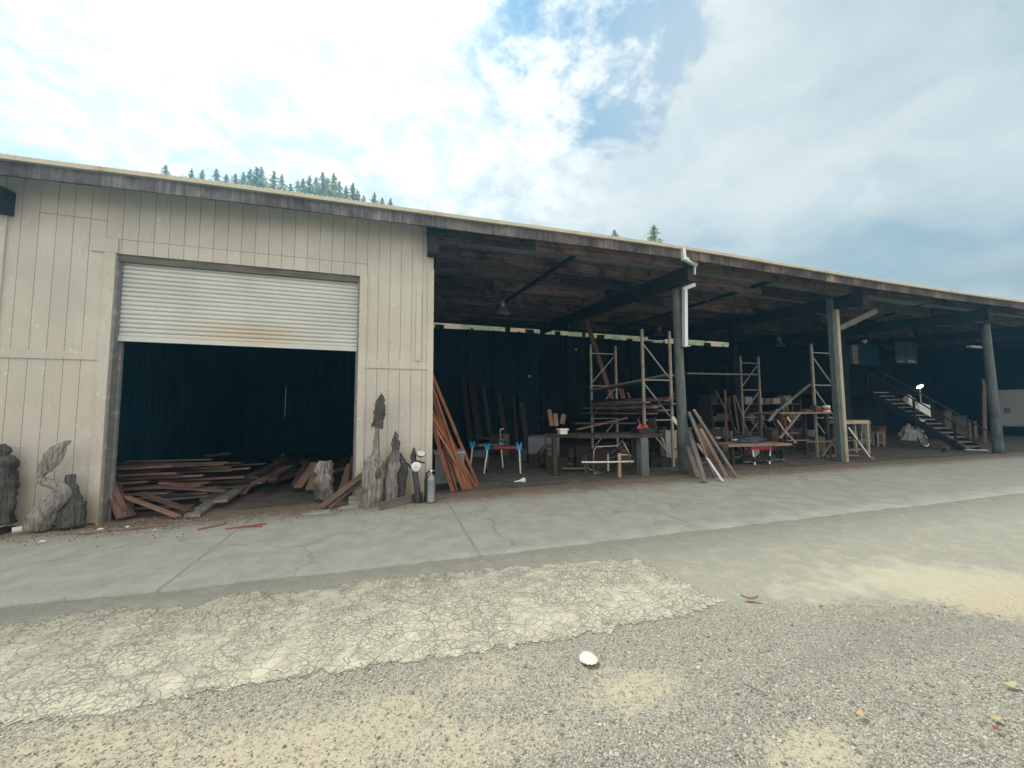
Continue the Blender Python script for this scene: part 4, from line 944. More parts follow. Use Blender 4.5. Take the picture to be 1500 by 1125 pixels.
# ------------------------------------------------------------------ bay two
tb = G(1122, 683); ty = tb.y+.35
o = thing('slab_table', (tb.x, ty, gz(tb.x)), 'live edge wood slab laid on a red folding sawhorse', 'table')
a, c = W(1044,634,ty+.5), W(1146,648,ty); zt2 = W(1146,648,ty).z
bm = bmesh.new(); n = 14; lo, hi = [], []
for i in range(n+1):
    t = i/n; x = a.x+(c.x-a.x)*t; wl = .26+.05*mn.noise(Vector((t*5,1,0)))
    lo.append((x, ty-.28+.05*mn.noise(Vector((t*4,7,0)))+.25*(1-t))); hi.append((x, ty+.3+.06*mn.noise(Vector((t*4,3,0)))+.25*(1-t)))
loop = lo+hi[::-1]; bt = [bm.verts.new((x,y,zt2-.07)) for x, y in loop]; tp = [bm.verts.new((x,y,zt2)) for x, y in loop]
bm.faces.new(bt); bm.faces.new(tp)
for i in range(len(loop)): bm.faces.new((bt[i], bt[(i+1)%len(loop)], tp[(i+1)%len(loop)], tp[i]))
link('slab_top', bm, M['ply'], o, origin=(a.x,ty,zt2))
bm = bmesh.new(); pa, pc = W(1097,650,ty), W(1128,650,ty); bar(bm, Vector((pa.x,ty,zt2-.125)), Vector((pc.x,ty,zt2-.125)), .12, .1); link('trestle_rail', bm, M['red'], o)
for px, bxx in ((1100,1110),(1126,1140)):
    for s in (-1, 1):
        e = Vector((W(px,652,ty).x, ty+s*.04, zt2-.17)); f = G(bxx, 684); f = Vector((f.x, ty+s*.3, gz(f.x))); bm = bmesh.new(); tube(bm, [e, f], .022, 8); lg = link('leg', bm, M['white'] if s < 0 else M['rod'], o, smooth=True)
        bm = bmesh.new(); tube(bm, [e.lerp(f,.45), e.lerp(f,.75)], .026, 8); link('sleeve', bm, M['rod'], lg); bm = bmesh.new(); tube(bm, [e.lerp(f,.95), f], .032, 8); link('foot', bm, M['black'], lg)
for x in (a.x+.25,):
    for y in (ty+.1, ty+.5):
        bm = bmesh.new(); box(bm, (x-.04,y-.04,gz(x)), (x+.04,y+.04,zt2-.071)); link('leg', bm, M['darkwood'], o)
def heap(name, c, rx, ry, rz, mat, seed=0, **kw):
    bm = bmesh.new(); bmesh.ops.create_icosphere(bm, subdivisions=4, radius=1)
    for v in bm.verts:
        d = v.co.normalized(); k_ = 1+.35*mn.noise(d*2.1+Vector((seed,0,0)))+.16*mn.noise(d*6+Vector((0,seed,0)))
        v.co = Vector((d.x*rx, d.y*ry, max(-.15, d.z)*rz))*k_
        v.co += Vector(c)
    return link(name, bm, mat, smooth=True, origin=c, **kw)
heap('tarpaulin', Vector((W(1100,628,ty+.25).x, ty+.32, zt2+.03)), .62, .17, .16, M['tarp'], 3, label='crumpled dark tarpaulin bundled on the slab table', cat='tarpaulin')
for px, py, lb in ((1052,641,'left pale scrap tucked under the slab table edge'),(1076,644,'right pale scrap tucked under the slab table edge')):
    p = W(px, py, ty-.02); bm = bmesh.new(); bar(bm, p+Vector((-.07,0,0)), p+Vector((.07,.02,0)), .08, .04); link('wood_scrap', bm, M['palewood'], origin=p, label=lb, cat='scrap')
# plywood bench with trestle beneath rack D
y3 = 1.25; o = thing('trestle_bench', G(1180,678), 'plywood topped trestle bench left of the paired square post', 'bench')
a, c = W(1142,604,y3), W(1218,599,y3); bm = bmesh.new(); vs = box(bm, (a.x,y3,a.z-.05), (c.x,y3+.9,a.z)); link('bench_top', bm, M['ply'], o, origin=a)
for p_, q_ in (((1139,602),(1186,563)),((1126,617),(1139,600)),((1171,606),(1142,642))):
    bm = bmesh.new(); bar(bm, W(*p_, y3-.05), W(*q_, y3-.05), .05, .06, (0,1,0)); link('brace', bm, M['greywood'], o)
for x in (a.x+.15, c.x-.1):
    for y in (y3+.1, y3+.8):
        bm = bmesh.new(); box(bm, (x-.04,y-.04,gz(x)), (x+.04,y+.04,a.z-.051)); link('leg', bm, M['darkwood'], o)
p = W(1210,594,y3+.15); o2 = thing('paint_tin', p, 'pale striped tin on the right end of the trestle bench', 'tin'); bm = bmesh.new(); lathe(bm, [(.1,0),(.105,.01),(.105,.2),(.1,.21)], 20, Matrix.Translation((p.x,p.y,a.z+.002))); link('body', bm, M['paper'], o2); bm = bmesh.new(); lathe(bm, [(.106,.05),(.107,.06),(.107,.13),(.106,.14)], 20, Matrix.Translation((p.x,p.y,a.z+.002))); link('label_band', bm, M['orange'], o2)
for px, w_, h_, m, lb in ((1196,.32,.22,'brownwood','brown wooden block on the trestle bench beside the rack frame'),(1181,.3,.1,'redold','low reddish block on the trestle bench')):
    p = W(px,598,y3+.3); bm = bmesh.new(); vs = box(bm, (p.x-w_/2,p.y-.1,a.z+.001), (p.x+w_/2,p.y+.1,a.z+h_)); vs[5].co.z -= .06; vs[6].co.z -= .06; link('wood_block', bm, M[m], origin=(p.x,p.y,a.z), label=lb, cat='block')
bm = bmesh.new(); bar(bm, W(1139,616,.9), W(1150,633,.7), .035, .03); bar(bm, W(1149,631,.7), W(1166,649,.55), .05, .04); link('broom_handle', bm, M['palewood'], origin=W(1150,633,.7), label='pale slanted stick jutting from the slab table clutter', cat='stick')
o = thing('hammer', W(1155,612,1.15), 'hammer with yellow handle hanging below the trestle bench', 'hammer'); bm = bmesh.new(); bar(bm, W(1152,609,1.15), W(1157.5,618,1.15), .06, .03, (0,1,0)); link('handle', bm, M['yellow'], o); bm = bmesh.new(); bar(bm, W(1150,611,1.15), W(1155,607,1.15), .05, .05); link('head', bm, M['rod'], o)
# clutter on far shelves
o = thing('storage_shelf', (W(1150,640,4.4).x, 4.5, gz(11)), 'dark storage shelf at the back of the second open bay', 'shelf'); sx0, sx1 = W(1045,640,4.5).x, W(1175,640,4.5).x
for z in (.5, 1.15, 1.8):
    bm = bmesh.new(); box(bm, (sx0,4.5,z), (sx1,5.1,z+.04)); link('shelf_board', bm, M['brownwood'], o)
for x in (sx0-.03, (sx0+sx1)/2, sx1+.03):
    bm = bmesh.new(); box(bm, (x-.025,4.48,gz(x)), (x+.025,5.12,2.2)); link('side_panel', bm, M['darkwood'], o)
kinds = [('brownwood','brown wooden crate'),('grey','grey enamel can'),('black','black tool box'),('canvas','dull cardboard box'),('darkwood','dark wooden crate'),('black','black tool box')]
i = 0
for z in (.54, 1.19, 1.84):
    x = sx0+.2
    while x < sx1-.2:
        if abs(x-(sx0+sx1)/2) < .2: x += .25; continue
        mk, nm = kinds[random.randrange(6)]; w_ = random.uniform(.1,.2); h_ = random.uniform(.12,.34); bm = bmesh.new()
        if mk in ('white','grey'): lathe(bm, [(w_*.8,0),(w_,.02),(w_,h_),(w_*.9,h_+.015)], 14, Matrix.Translation((x,4.7,z+.002)))
        else:
            box(bm, (x-w_,4.56,z+.002), (x+w_,4.9,z+h_)); box(bm, (x-w_-.008,4.55,z+h_+.001), (x+w_+.008,4.91,z+h_+.03))
        link('storage_box', bm, M[mk], origin=(x,4.7,z), label=nm+' on the %s board of the dark storage shelf' % {.54:'lowest', 1.19:'middle', 1.84:'top'}[z], cat='container', group='containers on the dark storage shelf'); x += w_*2+random.uniform(.1,.3); i += 1

for i in range(34):
    x = rc.uniform(8.2, 20.5); y = rc.uniform(2.2, 4.1) if x < 15 else rc.uniform(2.9, 5.5)
    if abs(x-13.4) < .75: continue
    w_, d__, h_ = rc.uniform(.1,.32), rc.uniform(.12,.3), rc.uniform(.15,.95); mk = rc.choice(('darkwood','brownwood','grey','black','canvas','darkwood','greywood')); bm = bmesh.new()
    if i % 4 == 0: lathe(bm, [(w_*.8,0),(w_,.03),(w_,h_),(w_*.95,h_+.02),(w_*.8,h_+.021),(w_*.8,h_*.9)], 16)
    else: box(bm, (-w_,-d__,0), (w_,d__,h_)); box(bm, (-w_-.012,-d__-.012,h_+.001), (w_+.012,d__+.012,h_+.04)); box(bm, (-w_*.35,-d__-.018,h_*.55), (w_*.35,-d__-.001,h_*.7))
    bmesh.ops.rotate(bm, verts=bm.verts, matrix=Matrix.Rotation(rc.uniform(-.5,.5), 3, 'Z')); bmesh.ops.translate(bm, verts=bm.verts, vec=(x,y,gz(x)))
    link('junk_box' if i % 4 else 'drum', bm, M[mk], origin=(x,y,gz(x)), label=('dim box' if i % 4 else 'dim round drum')+(' in the clutter of the middle bay behind the slab table' if x < 15 else ' in the dark clutter behind the staircase'), cat='box' if i % 4 else 'drum', group=('boxes' if i % 4 else 'drums')+(' in the middle bay' if x < 15 else ' behind the staircase'))
for i in range(24):
    x, y = rc.uniform(8.0, 12.4), rc.uniform(.9, 3.6); an = rc.uniform(-.7,.7); L = rc.uniform(.7,2.0); z = gz(x)+.04+rc.uniform(0,.75)
    board('junk_board', (x,y,z), (x+L*math.cos(an),y+L*math.sin(an),z+rc.uniform(-.03,.25)), rc.choice((.06,.1,.16)), .03, M[rc.choice(('brownwood','greywood','darkwood'))], label='loose board in the heap around the slab table', cat='board', group='boards heaped around the slab table')
for i in range(22):
    x = rc.uniform(7.6, 18.5); y = rc.uniform(3.2, 4.4) if x < 15 else rc.uniform(3.0, 3.9); hgt = rc.uniform(.9, 2.3); ln = rc.uniform(-.9,.9)
    if abs(x-13.4) < .7: x += 1.6
    board('leaning_stick', (x,y,gz(x)), (x+ln,y+rc.uniform(.2,.6),gz(x)+hgt), rc.choice((.04,.07,.12)), .03, M[rc.choice(('brownwood','darkwood','greywood','redold'))], hint=(0,-1,.2), label='dim stick leaning upright in the tangle at the back of the middle bays', cat='stick', group='sticks leaning at the back of the middle bays')
for i in range(9):
    x = rc.uniform(3.8, 12.0); y = rc.uniform(.9, 2.8); z = gz(x)+.02; q = [Vector((x,y,z))]
    for t in range(7): q.append(q[-1]+Vector((rc.uniform(-.3,.35), rc.uniform(-.2,.2), 0))); q[-1].z = z+(rc.uniform(0,.5) if t % 2 else rc.uniform(0,.12))
    bm = bmesh.new(); tube(bm, q, .012, 6); link('loose_hose', bm, M[rc.choice(('rubber','rod','steel'))], smooth=True, origin=q[0], label='loose hose tangled on the floor among the benches', cat='hose', group='hoses tangled among the benches')
# ------------------------------------------------------------------ bay three, by the square post
o = thing('folding_dolly', G(1240,674), 'light A-shaped folding dolly on castors behind the paired square post', 'dolly'); yd2 = p2.y+.35
for p_, q_, w_ in (((1205,668),(1224,640),.05),((1242,626),(1275,672),.05)):
    bm = bmesh.new(); bar(bm, W(*p_, yd2), W(*q_, yd2-.2), .05, w_, (0,1,0)); link('leg', bm, M['steel'], o)
for p_, q_ in (((1222,660),(1262,658)),((1218,668),(1258,667)),((1228,641),(1246,641))):
    bm = bmesh.new(); bar(bm, W(*p_, yd2+.1), W(*q_, yd2+.1), .05, .04); link('rung', bm, M['greywood'], o)
for px, py in ((1212,669),(1277,672)):
    bm = bmesh.new(); c = G(px, py+2); c.z += .05; lathe(bm, [(.03,-.025),(.05,-.02),(.05,.02),(.03,.025)], 14, axis_mat(c, (.3,1,0))); link('castor', bm, M['grey'], o)
yq = 1.5
o = thing('pale_bench', G(1258,655), 'pale topped low bench just right of the paired square post', 'bench'); a, c = W(1238,616,yq), W(1274,616,yq)
bm = bmesh.new(); box(bm, (a.x,yq,a.z-.12), (c.x,yq+.5,a.z)); link('bench_top', bm, M['palewood'], o, origin=a)
for x in (a.x+.06, c.x-.06):
    for y in (yq+.06, yq+.44):
        bm = bmesh.new(); box(bm, (x-.035,y-.035,gz(x)), (x+.035,y+.035,a.z-.121)); link('leg', bm, M['palewood'] if x > a.x+.1 else M['darkwood'], o)
for k_, (px, pyt) in enumerate(((1267,632),(1291,633))):
    b0 = G(px, 654); w_ = .36; o = thing('metal_stool', b0, ('left' if k_ == 0 else 'right')+' one of two low metal framed stools near the staircase', 'stool', 'metal stools near the staircase'); zt3 = W(px,pyt,b0.y).z
    bm = bmesh.new(); box(bm, (b0.x-w_/2-.03,b0.y-.02,zt3-.035), (b0.x+w_/2+.03,b0.y+.4,zt3)); link('seat', bm, M['ply'], o)
    for x in (b0.x-w_/2, b0.x+w_/2):
        for y in (b0.y, b0.y+.36):
            bm = bmesh.new(); tube(bm, [(x,y,gz(x)), (x,y,zt3-.036)], .022, 8); link('leg', bm, M['steel'], o)
    bm = bmesh.new(); bar(bm, (b0.x-w_/2,b0.y,.15+gz(b0.x)), (b0.x+w_/2,b0.y,.15+gz(b0.x)), .02, .02); link('rung', bm, M['steel'], o)
# things under and behind the stairs
def grd(px, py, y): a = W(px, py, y); return Vector((a.x, y, gz(a.x)))
heap('canvas_bundle', grd(1336,650,2.6)+Vector((0,0,.35)), .42, .3, .5, M['canvas'], 9, label='slumped grey canvas bundle under the staircase', cat='bundle')
p = W(1356,603,3.2); bm = bmesh.new(); vs = box(bm, (p.x-.5,3.2,p.z-.42), (p.x+.5,3.26,p.z+.45)); vs[0].co.x += .12; vs[3].co.x += .12; vs[5].co.z -= .2; vs[6].co.z -= .2; bmesh.ops.bevel(bm, geom=bm.edges[:], offset=.02, segments=2, affect='EDGES'); link('leaning_sheet', bm, M['white'], origin=p, label='white slanted panel standing behind the stair rail', cat='panel')
heap('white_sack', W(1332,596,3.3), .28, .2, .5, M['paper'], 4, label='white drooping sack behind the stair treads', cat='sack')
o = thing('tangled_wheel', grd(1352,648,2.3), 'bicycle wheel leaning under the lower stair treads', 'wheel'); c = grd(1352,648,2.3)+Vector((0,0,.32)); bm = bmesh.new()
pts = [c+Vector((math.cos(t)*.3, math.sin(t)*.1, math.sin(t)*.3)) for t in [i*math.pi/12 for i in range(25)]]; tube(bm, pts, .022, 6, False); link('tyre', bm, M['rubber'], o, smooth=True)
bm = bmesh.new()
for i in range(10): t = i*math.pi/5; tube(bm, [c, c+Vector((math.cos(t)*.29, math.sin(t)*.1, math.sin(t)*.29))], .005, 4)
tube(bm, [q.lerp(c,.08) for q in pts], .014, 6, False); link('rim', bm, M['chrome'], o)
lpos = W(1347,566,3.6); o = thing('work_lamp', Vector((lpos.x,3.6,gz(lpos.x))), 'lit work lamp glowing on a thin stand behind the staircase', 'lamp')
bm = bmesh.new(); tube(bm, [(lpos.x,3.6,gz(lpos.x)), (lpos.x,3.6,lpos.z-.06)], .02, 8); tube(bm, [(lpos.x-.25,3.6,gz(lpos.x)+.02), (lpos.x,3.6,gz(lpos.x)+.2), (lpos.x+.25,3.6,gz(lpos.x)+.02)], .018, 8); link('stand', bm, M['steel'], o)
bm = bmesh.new(); lathe(bm, [(.04,-.1),(.11,-.06),(.15,.0),(.145,.02)], 20, axis_mat(lpos, (-.25,-.75,-.9))); link('shade', bm, M['steel'], o, smooth=True)
bm = bmesh.new(); lathe(bm, [(.12,.02),(.11,.03),(.07,.04),(.01,.045)], 20, axis_mat(lpos, (-.25,-.75,-.9))); link('bulb', bm, M['bulb'], o, smooth=True)
for i, (px, py, w_, h_, m, lb) in enumerate(((1258,640,.3,.9,'grey','grey cabinet box in the dark left of the staircase'),(1281,640,.25,.7,'brownwood','brown crate in the dark left of the staircase'),(1395,645,.6,1.1,'darkwood','dark machine cabinet behind the stair foot'),(1415,648,.35,.8,'brownwood','brown bin behind the stair foot'),(1380,645,.3,1.4,'brownwood','tall brown crate behind the stair rail'))):
    c = grd(px, py, 4.0 if px < 1300 else 4.6); bm = bmesh.new(); box(bm, c+Vector((-w_,-.3,0)), c+Vector((w_,.3,h_))); box(bm, c+Vector((-w_-.03,-.33,h_+.001)), c+Vector((w_+.03,.33,h_+.06))); bmesh.ops.bevel(bm, geom=bm.edges[:], offset=.012, segments=1, affect='EDGES'); link('storage_crate', bm, M[m], origin=c, label=lb, cat='crate')
heap('work_glove', G(1386,662)+Vector((0,0,.04)), .16, .1, .09, M['black'], 6, label='black rag on the floor before the staircase', cat='rag')
board('flat_board', G(1372,656)+Vector((0,.1,.03)), G(1395,658)+Vector((0,.1,.03)), .15, .03, M['palewood'], label='pale flat board on the floor under the stair foot', cat='board')
board('paper_board', G(1418,660)+Vector((0,.1,.03)), G(1447,661)+Vector((0,0,.03)), .3, .02, M['paper'], label='white board lying at the bottom step', cat='board')
# red upright boat and white trailer at far right
b0 = grd(1442,645,2.6); t0 = W(1441,556,2.8)
board('red_board', Vector((b0.x,2.6,b0.z)), Vector((t0.x,2.8,t0.z)), .26, .05, M['redold'], hint=(0,1,0), label='dull red board stood upright behind the far round pole', cat='board')
tr0 = W(1459,600,5.2); xa, xb = tr0.x, tr0.x+6.0
tr = thing('box_trailer', Vector((xa,3.2,gz(30))), 'white box trailer parked at the far right end of the barn', 'trailer'); zt4 = W(1470,568,3.6).z
bm = bmesh.new(); box(bm, (xa,3.2,.62), (xb,5.2,zt4)); bmesh.ops.bevel(bm, geom=bm.edges[:], offset=.06, segments=3, affect='EDGES'); link('body', bm, M['trailer'], tr, smooth=False)
bm = bmesh.new(); box(bm, (xa+.1,3.3,.45), (xb-.1,5.1,.618)); link('chassis', bm, M['rod'], tr)
for x in (xa+2.2, xa+3.1):
    c = Vector((x,3.35,.4)); bm = bmesh.new(); lathe(bm, [(.18,-.1),(.33,-.1),(.35,-.05),(.35,.05),(.33,.1),(.18,.1)], 24, axis_mat(c, (0,1,0))); wl = link('wheel', bm, M['rubber'], tr, smooth=True); bm = bmesh.new(); lathe(bm, [(.03,-.09),(.17,-.085),(.178,.08)], 20, axis_mat(c, (0,1,0))); link('rim', bm, M['steel'], wl)
a = W(1475,601,3.19); bm = bmesh.new(); box(bm, (a.x-.2,3.17,a.z-.15), (a.x+.25,3.198,a.z+.12)); link('vent', bm, M['black'], tr)
# ceiling lamps
def pendant(px, py, y, lb):
    c = W(px, py, y); o = thing('pendant_lamp', c, lb, 'lamp', 'dusty pendant lamps under the roof'); bm = bmesh.new()
    lathe(bm, [(.26,0),(.25,.03),(.16,.13),(.09,.2),(.08,.24)], 22, Matrix.Translation(c)); link('shade', bm, M['grey'], o, smooth=True)
    bm = bmesh.new(); lathe(bm, [(.075,.241),(.085,.26),(.085,.42),(.05,.46)], 16, Matrix.Translation(c)); link('housing', bm, M['steel'], o, smooth=True)
    bm = bmesh.new(); tube(bm, [c+Vector((0,0,.46)), Vector((c.x,c.y,roofz(c.x,c.y)-.005))], .012, 6); link('stem', bm, M['rod'], o)
pendant(736,461,3.6,'dusty pendant lamp over the sawhorses'); pendant(966,492,7.2,'dusty pendant lamp just left of the round pole'); pendant(1142,507,6.4,'dusty pendant lamp over the far rack'); pendant(1433,500,3.3,'dusty pendant lamp left of the far round pole')
c = W(1430,508,2.6); o = thing('strip_light', c, 'unlit white strip light left of the far round pole', 'lamp'); bm = bmesh.new(); box(bm, c+Vector((-.55,-.08,-.05)), c+Vector((.5,.08,.03))); link('fixture', bm, M['white'], o); bm = bmesh.new()
for x in (-.4, .35): tube(bm, [c+Vector((x,0,.03)), Vector((c.x+x,c.y,roofz(c.x,c.y)))], .008, 6)
link('hanger', bm, M['rod'], o)
c = W(1266,500,4.2); o = thing('bulkhead_lamp', c, 'small white flood lamp high beside the square post', 'lamp'); bm = bmesh.new(); lathe(bm, [(.04,-.1),(.07,-.05),(.09,.05)], 14, axis_mat(c, (-.2,-1,-.3))); link('shade', bm, M['white'], o, smooth=True); bm = bmesh.new(); tube(bm, [c, Vector((c.x,c.y,roofz(c.x,c.y)))], .015, 6); link('stem', bm, M['rod'], o)
for px, py, y in ((844,512,8.9),(776,551,8.9)):
    c = W(px, py, y-.0); bm = bmesh.new(); lathe(bm, [(.03,-.12),(.055,-.06),(.055,.0),(.02,.03)], 12, axis_mat(c, (0,-1,0))); link('wall_lamp', bm, M['white'], smooth=True, origin=c, label='small white lamp on the rear wall left of the tall timber' if px > 800 else 'small white lamp low on the rear wall above the sawhorses', cat='lamp')

# ------------------------------------------------------------------ small things on the yard
sh_ = G(861, 967); bm = bmesh.new(); rows = []
for a_ in range(37):
    th = R(-86+172*a_/36); row = []
    for q in range(9):
        f = q/8; rr_ = .118*f*(max(.02,math.cos(th))**.75+.012*math.cos(a_*math.pi*2/3))
        row.append(bm.verts.new((rr_*math.sin(th)*.86, rr_*math.cos(th)-.052, .004+.026*math.sin(math.pi*min(1, f*.93+.05))**.8*math.cos(th*.7)+.0035*f*math.cos(a_*math.pi*2/3))))
    rows.append(row)
for a_ in range(36):
    for q in range(8): bm.faces.new((rows[a_][q], rows[a_+1][q], rows[a_+1][q+1], rows[a_][q+1]))
bmesh.ops.remove_doubles(bm, verts=bm.verts, dist=.0004)
bmesh.ops.rotate(bm, verts=bm.verts, matrix=Matrix.Rotation(R(-150), 3, 'Z')); bmesh.ops.translate(bm, verts=bm.verts, vec=sh_+Vector((0,0,.004)))
link('scallop_shell', bm, M['shell'], smooth=True, origin=sh_, label='white scallop shell lying on the gravel', cat='shell')
def chip(name, px, py, L, w, t, mat, lb, cat, ang=0, curl=.3, **kw):
    p = G(px, py); bm = bmesh.new(); n = 6; r_ = []
    for i in range(n+1):
        s = i/n-.5; ww = w*math.cos(s*2.6)+.002; z = .008+curl*L*s*s*2
        r_.append([bm.verts.new((s*L, -ww/2, z+.004)), bm.verts.new((s*L, 0, z)), bm.verts.new((s*L, ww/2, z+.006)), bm.verts.new((s*L, 0, z+t+.004))])
    for i in range(n):
        for k_ in range(4): bm.faces.new((r_[i][k_], r_[i][(k_+1)%4], r_[i+1][(k_+1)%4], r_[i+1][k_]))
    bm.faces.new(r_[0]); bm.faces.new(r_[-1])
    bmesh.ops.rotate(bm, verts=bm.verts, matrix=Matrix.Rotation(ang, 3, 'Z')); bmesh.ops.translate(bm, verts=bm.verts, vec=p)
    link(name, bm, mat, origin=p, label=lb, cat=cat, **kw)
chip('bark_chip', 1098, 879, .13, .04, .012, M['chip'], 'red brown bark chip at the tip of the cracked patch', 'bark chip', -.5)
chip('dry_leaf', 1260, 1050, .06, .028, .004, M['leaf'], 'curled yellow brown leaf on the gravel, largest of the three', 'leaf', .3)
chip('dry_leaf', 1458, 1055, .045, .025, .004, M['leaf'], 'small curled leaf near the right edge, upper of the close pair', 'leaf', -.8)
chip('dry_leaf', 1459, 1070, .04, .02, .004, M['chip'], 'small reddish leaf near the right edge, lower of the close pair', 'leaf', .1)
chip('green_leaf', 1478, 1006, .085, .035, .004, M['leaf_green'], 'pale green leaf at the right edge of the gravel', 'leaf', -.3)
chip('pale_chip', 1022, 981, .04, .018, .005, M['palewood'], 'small pale wood chip on the gravel right of the shell', 'wood chip', .1)
bm = bmesh.new(); a, m_, c = G(1090,1004), G(1104,1012), G(1121,1017); tube(bm, [a+Vector((0,0,.01)), m_+Vector((0,0,.014)), c+Vector((0,0,.006))], [.004,.004,.002], 6); link('twig', bm, M['greywood'], origin=a, label='thin pale twig lying on the gravel right of the shell', cat='twig')
for i, (px, py, px2, py2, lb) in enumerate(((290,777,332,768,'red splinter on the apron below the garage door, left one'),(330,776,392,768,'red splinter on the apron below the garage door, longest'),(345,774,385,772,'red splinter on the apron below the garage door, thinnest'))):
    board('wood_splinter', G(px,py)+Vector((0,0,.012)), G(px2,py2)+Vector((0,0,.012)), .03-.006*i, .014, M['redwood'], label=lb, cat='splinter')
board('thin_rod', G(112,784)+Vector((0,0,.008)), G(245,771)+Vector((0,0,.008)), .012, .012, M['chip'], label='thin rusty rod lying along the foot of the garage opening', cat='rod')
for px, py, s in ((187,772,.025),(147,776,.035),(226,777,.02),(62,794,.03),(141,768,.018)):
    p = G(px, py); bm = bmesh.new(); bmesh.ops.create_icosphere(bm, subdivisions=1, radius=s)
    for v in bm.verts: v.co = Vector((v.co.x*1.4, v.co.y, v.co.z*.5))*random.uniform(.7,1.2)+p+Vector((0,0,s*.3))
    link('paper_scrap', bm, M['paper'], origin=p, label='small white scrap on the dirt by the garage threshold', cat='scrap', group='white scraps by the garage threshold')
# loose gravel, dirt and wood litter: uncountable
def scatter(name, n, sampler, size, mats, wts):
    bm = bmesh.new()
    for i in range(n):
        q = sampler()
        if q is None: continue
        x, y, z = q; s = size()*1.0; mi = random.choices(range(len(mats)), wts)[0]
        rot = Matrix.Rotation(random.uniform(0,6.28), 3, 'Z') @ Matrix.Rotation(random.uniform(-.6,.6), 3, 'X')
        vs = [bm.verts.new(rot @ (Vector(d)*s*random.uniform(.6,1.25))+Vector((x,y,z+s*.25))) for d in ((1,0,0),(0,1,0),(-1,0,0),(0,-1,0),(0,0,.75),(0,0,-.75))]
        for f in ((0,1,4),(1,2,4),(2,3,4),(3,0,4),(1,0,5),(2,1,5),(3,2,5),(0,3,5)):
            ff = bm.faces.new([vs[j] for j in f]); ff.material_index = mi
    return link(name, bm, mats, kind='stuff')
patch2 = [(p.x, p.y) for p in patch]
def inpoly(x, y):
    c = False; j = len(patch2)-1
    for i in range(len(patch2)):
        xi, yi = patch2[i]; xj, yj = patch2[j]
        if (yi > y) != (yj > y) and x < (xj-xi)*(y-yi)/(yj-yi)+xi: c = not c
        j = i
    return c
def grav():
    px, py = random.uniform(-60, 1560), 1140-255*random.random()**1.35
    p = G(px, py); e = asph_edge(p.x)
    ip = inpoly(p.x, p.y)
    if ip and random.random() > (.03 if inpoly(p.x, p.y-.06) else .6): return None
    if p.y > e and not ip and random.random() > .05: return None
    d = sum(s*math.exp(-((p.x-c.x)**2+((p.y-c.y)*1.7)**2)/(r*r)) for c, r, s in DUST)
    if random.random() < min(.72, d*.8): return None
    z = gz(p.x)+.008*mn.noise(Vector((p.x*.7, p.y*.7, 0)))-.013+(.0035 if ip else 0)
    return p.x, p.y, z
gm = [paint('gravel_dark', (.17,.17,.155), .9, 0, (.07,.07,.07), .4, 30), paint('gravel_mid', (.31,.305,.26), .9, 0, (.15,.15,.14), .4, 30), paint('gravel_pale', (.46,.44,.38), .9, 0, (.3,.28,.22), .4, 30)]
scatter('loose_gravel', 42000, grav, lambda: random.choice((.003,.004,.004,.005,.006,.008)) if random.random() < .985 else .013, gm, (2.5,5,3))
def lit():
    x = random.choice((random.uniform(-5.4,.6), random.uniform(-4.6,-1.2), random.uniform(6.6,9.5))); y = random.gauss(-.35, .3) if x < 1 else random.gauss(.1,.55)
    return (x, y, gz(x)+.002) if y < 1.2 and y > -1.3 else None
scatter('wood_litter', 1900, lit, lambda: random.uniform(.004,.014), [M['chip'], M['brownwood'], M['palewood'], M['paper']], (4,7,1.2,.25))

# ------------------------------------------------------------------ hillside and trees
def hz(x, y):
    t = max(0, min(1, (y-11.5)/60)); t = t*t*(3-2*t)
    return .2+24*t*(1-.55*max(0, min(1, (x-0)/60)))+(1.6*mn.noise(Vector((x*.06, y*.06, 0)))+.5*mn.noise(Vector((x*.3, y*.3, 2))))*min(1, max(0, (y-10.5)/4))+max(0, min(7.5, (y-10.8)*1.35))
bm = bmesh.new(); grid = []
ysl = [10.6,11,11.5,12,12.6,13.3,14,15,16.5,18,20]+[22+3*i for i in range(34)]
for y in ysl: grid.append([bm.verts.new((x, y, hz(x, y) if y > 10.7 else -.2)) for x in [-90+3*i for i in range(91)]])
for j in range(len(grid)-1):
    for i in range(90): bm.faces.new((grid[j][i], grid[j][i+1], grid[j+1][i+1], grid[j+1][i]))
m, nt, b = newmat('grassy_bank'); k = NT(nt); v = k.coord(); n1 = k.noise(v, .45, 5); n2 = k.noise(v, 3.5, 5, .65)
c = k.mix(k.ss(n2, .35, .65), (.07,.10,.045), (.19,.21,.12)); c = k.mix(k.ss(n1, .5, .62), c, k.mix(n2, (.20,.13,.10), (.36,.29,.22))); k.l(c, b.inputs['Base Color']); b.inputs['Roughness'].default_value = 1
link('hillside', bm, m, smooth=True, kind='structure')
def foliage(name, c1, c2):
    m, nt, b = newmat(name); k = NT(nt); v = k.coord(); n1 = k.noise(v, .8, 4); oi = k.n('ObjectInfo')
    c = k.mix(k.ss(n1, .35, .68), c1, c2); hv = k.n('HueSaturation'); k.l(c, hv.inputs['Color']); k.l(k.math('MULTIPLY_ADD', oi.outputs['Random'], .5, .75), hv.inputs['Value']); k.l(hv.outputs[0], b.inputs['Base Color']); b.inputs['Roughness'].default_value = .8
    tr = k.n('BsdfTranslucent'); k.l(hv.outputs[0], tr.inputs[0]); ms = k.n('MixShader'); ms.inputs[0].default_value = .45; k.l(b.outputs[0], ms.inputs[1]); k.l(tr.outputs[0], ms.inputs[2]); k.l(ms.outputs[0], nt.nodes['Material Output'].inputs[0]); return m
M['conifer'] = foliage('conifer_needles', (.28,.27,.08), (.46,.43,.16)); M['trunk'] = wood('conifer_bark', (.05,.04,.03), (.14,.11,.09), axis=2)
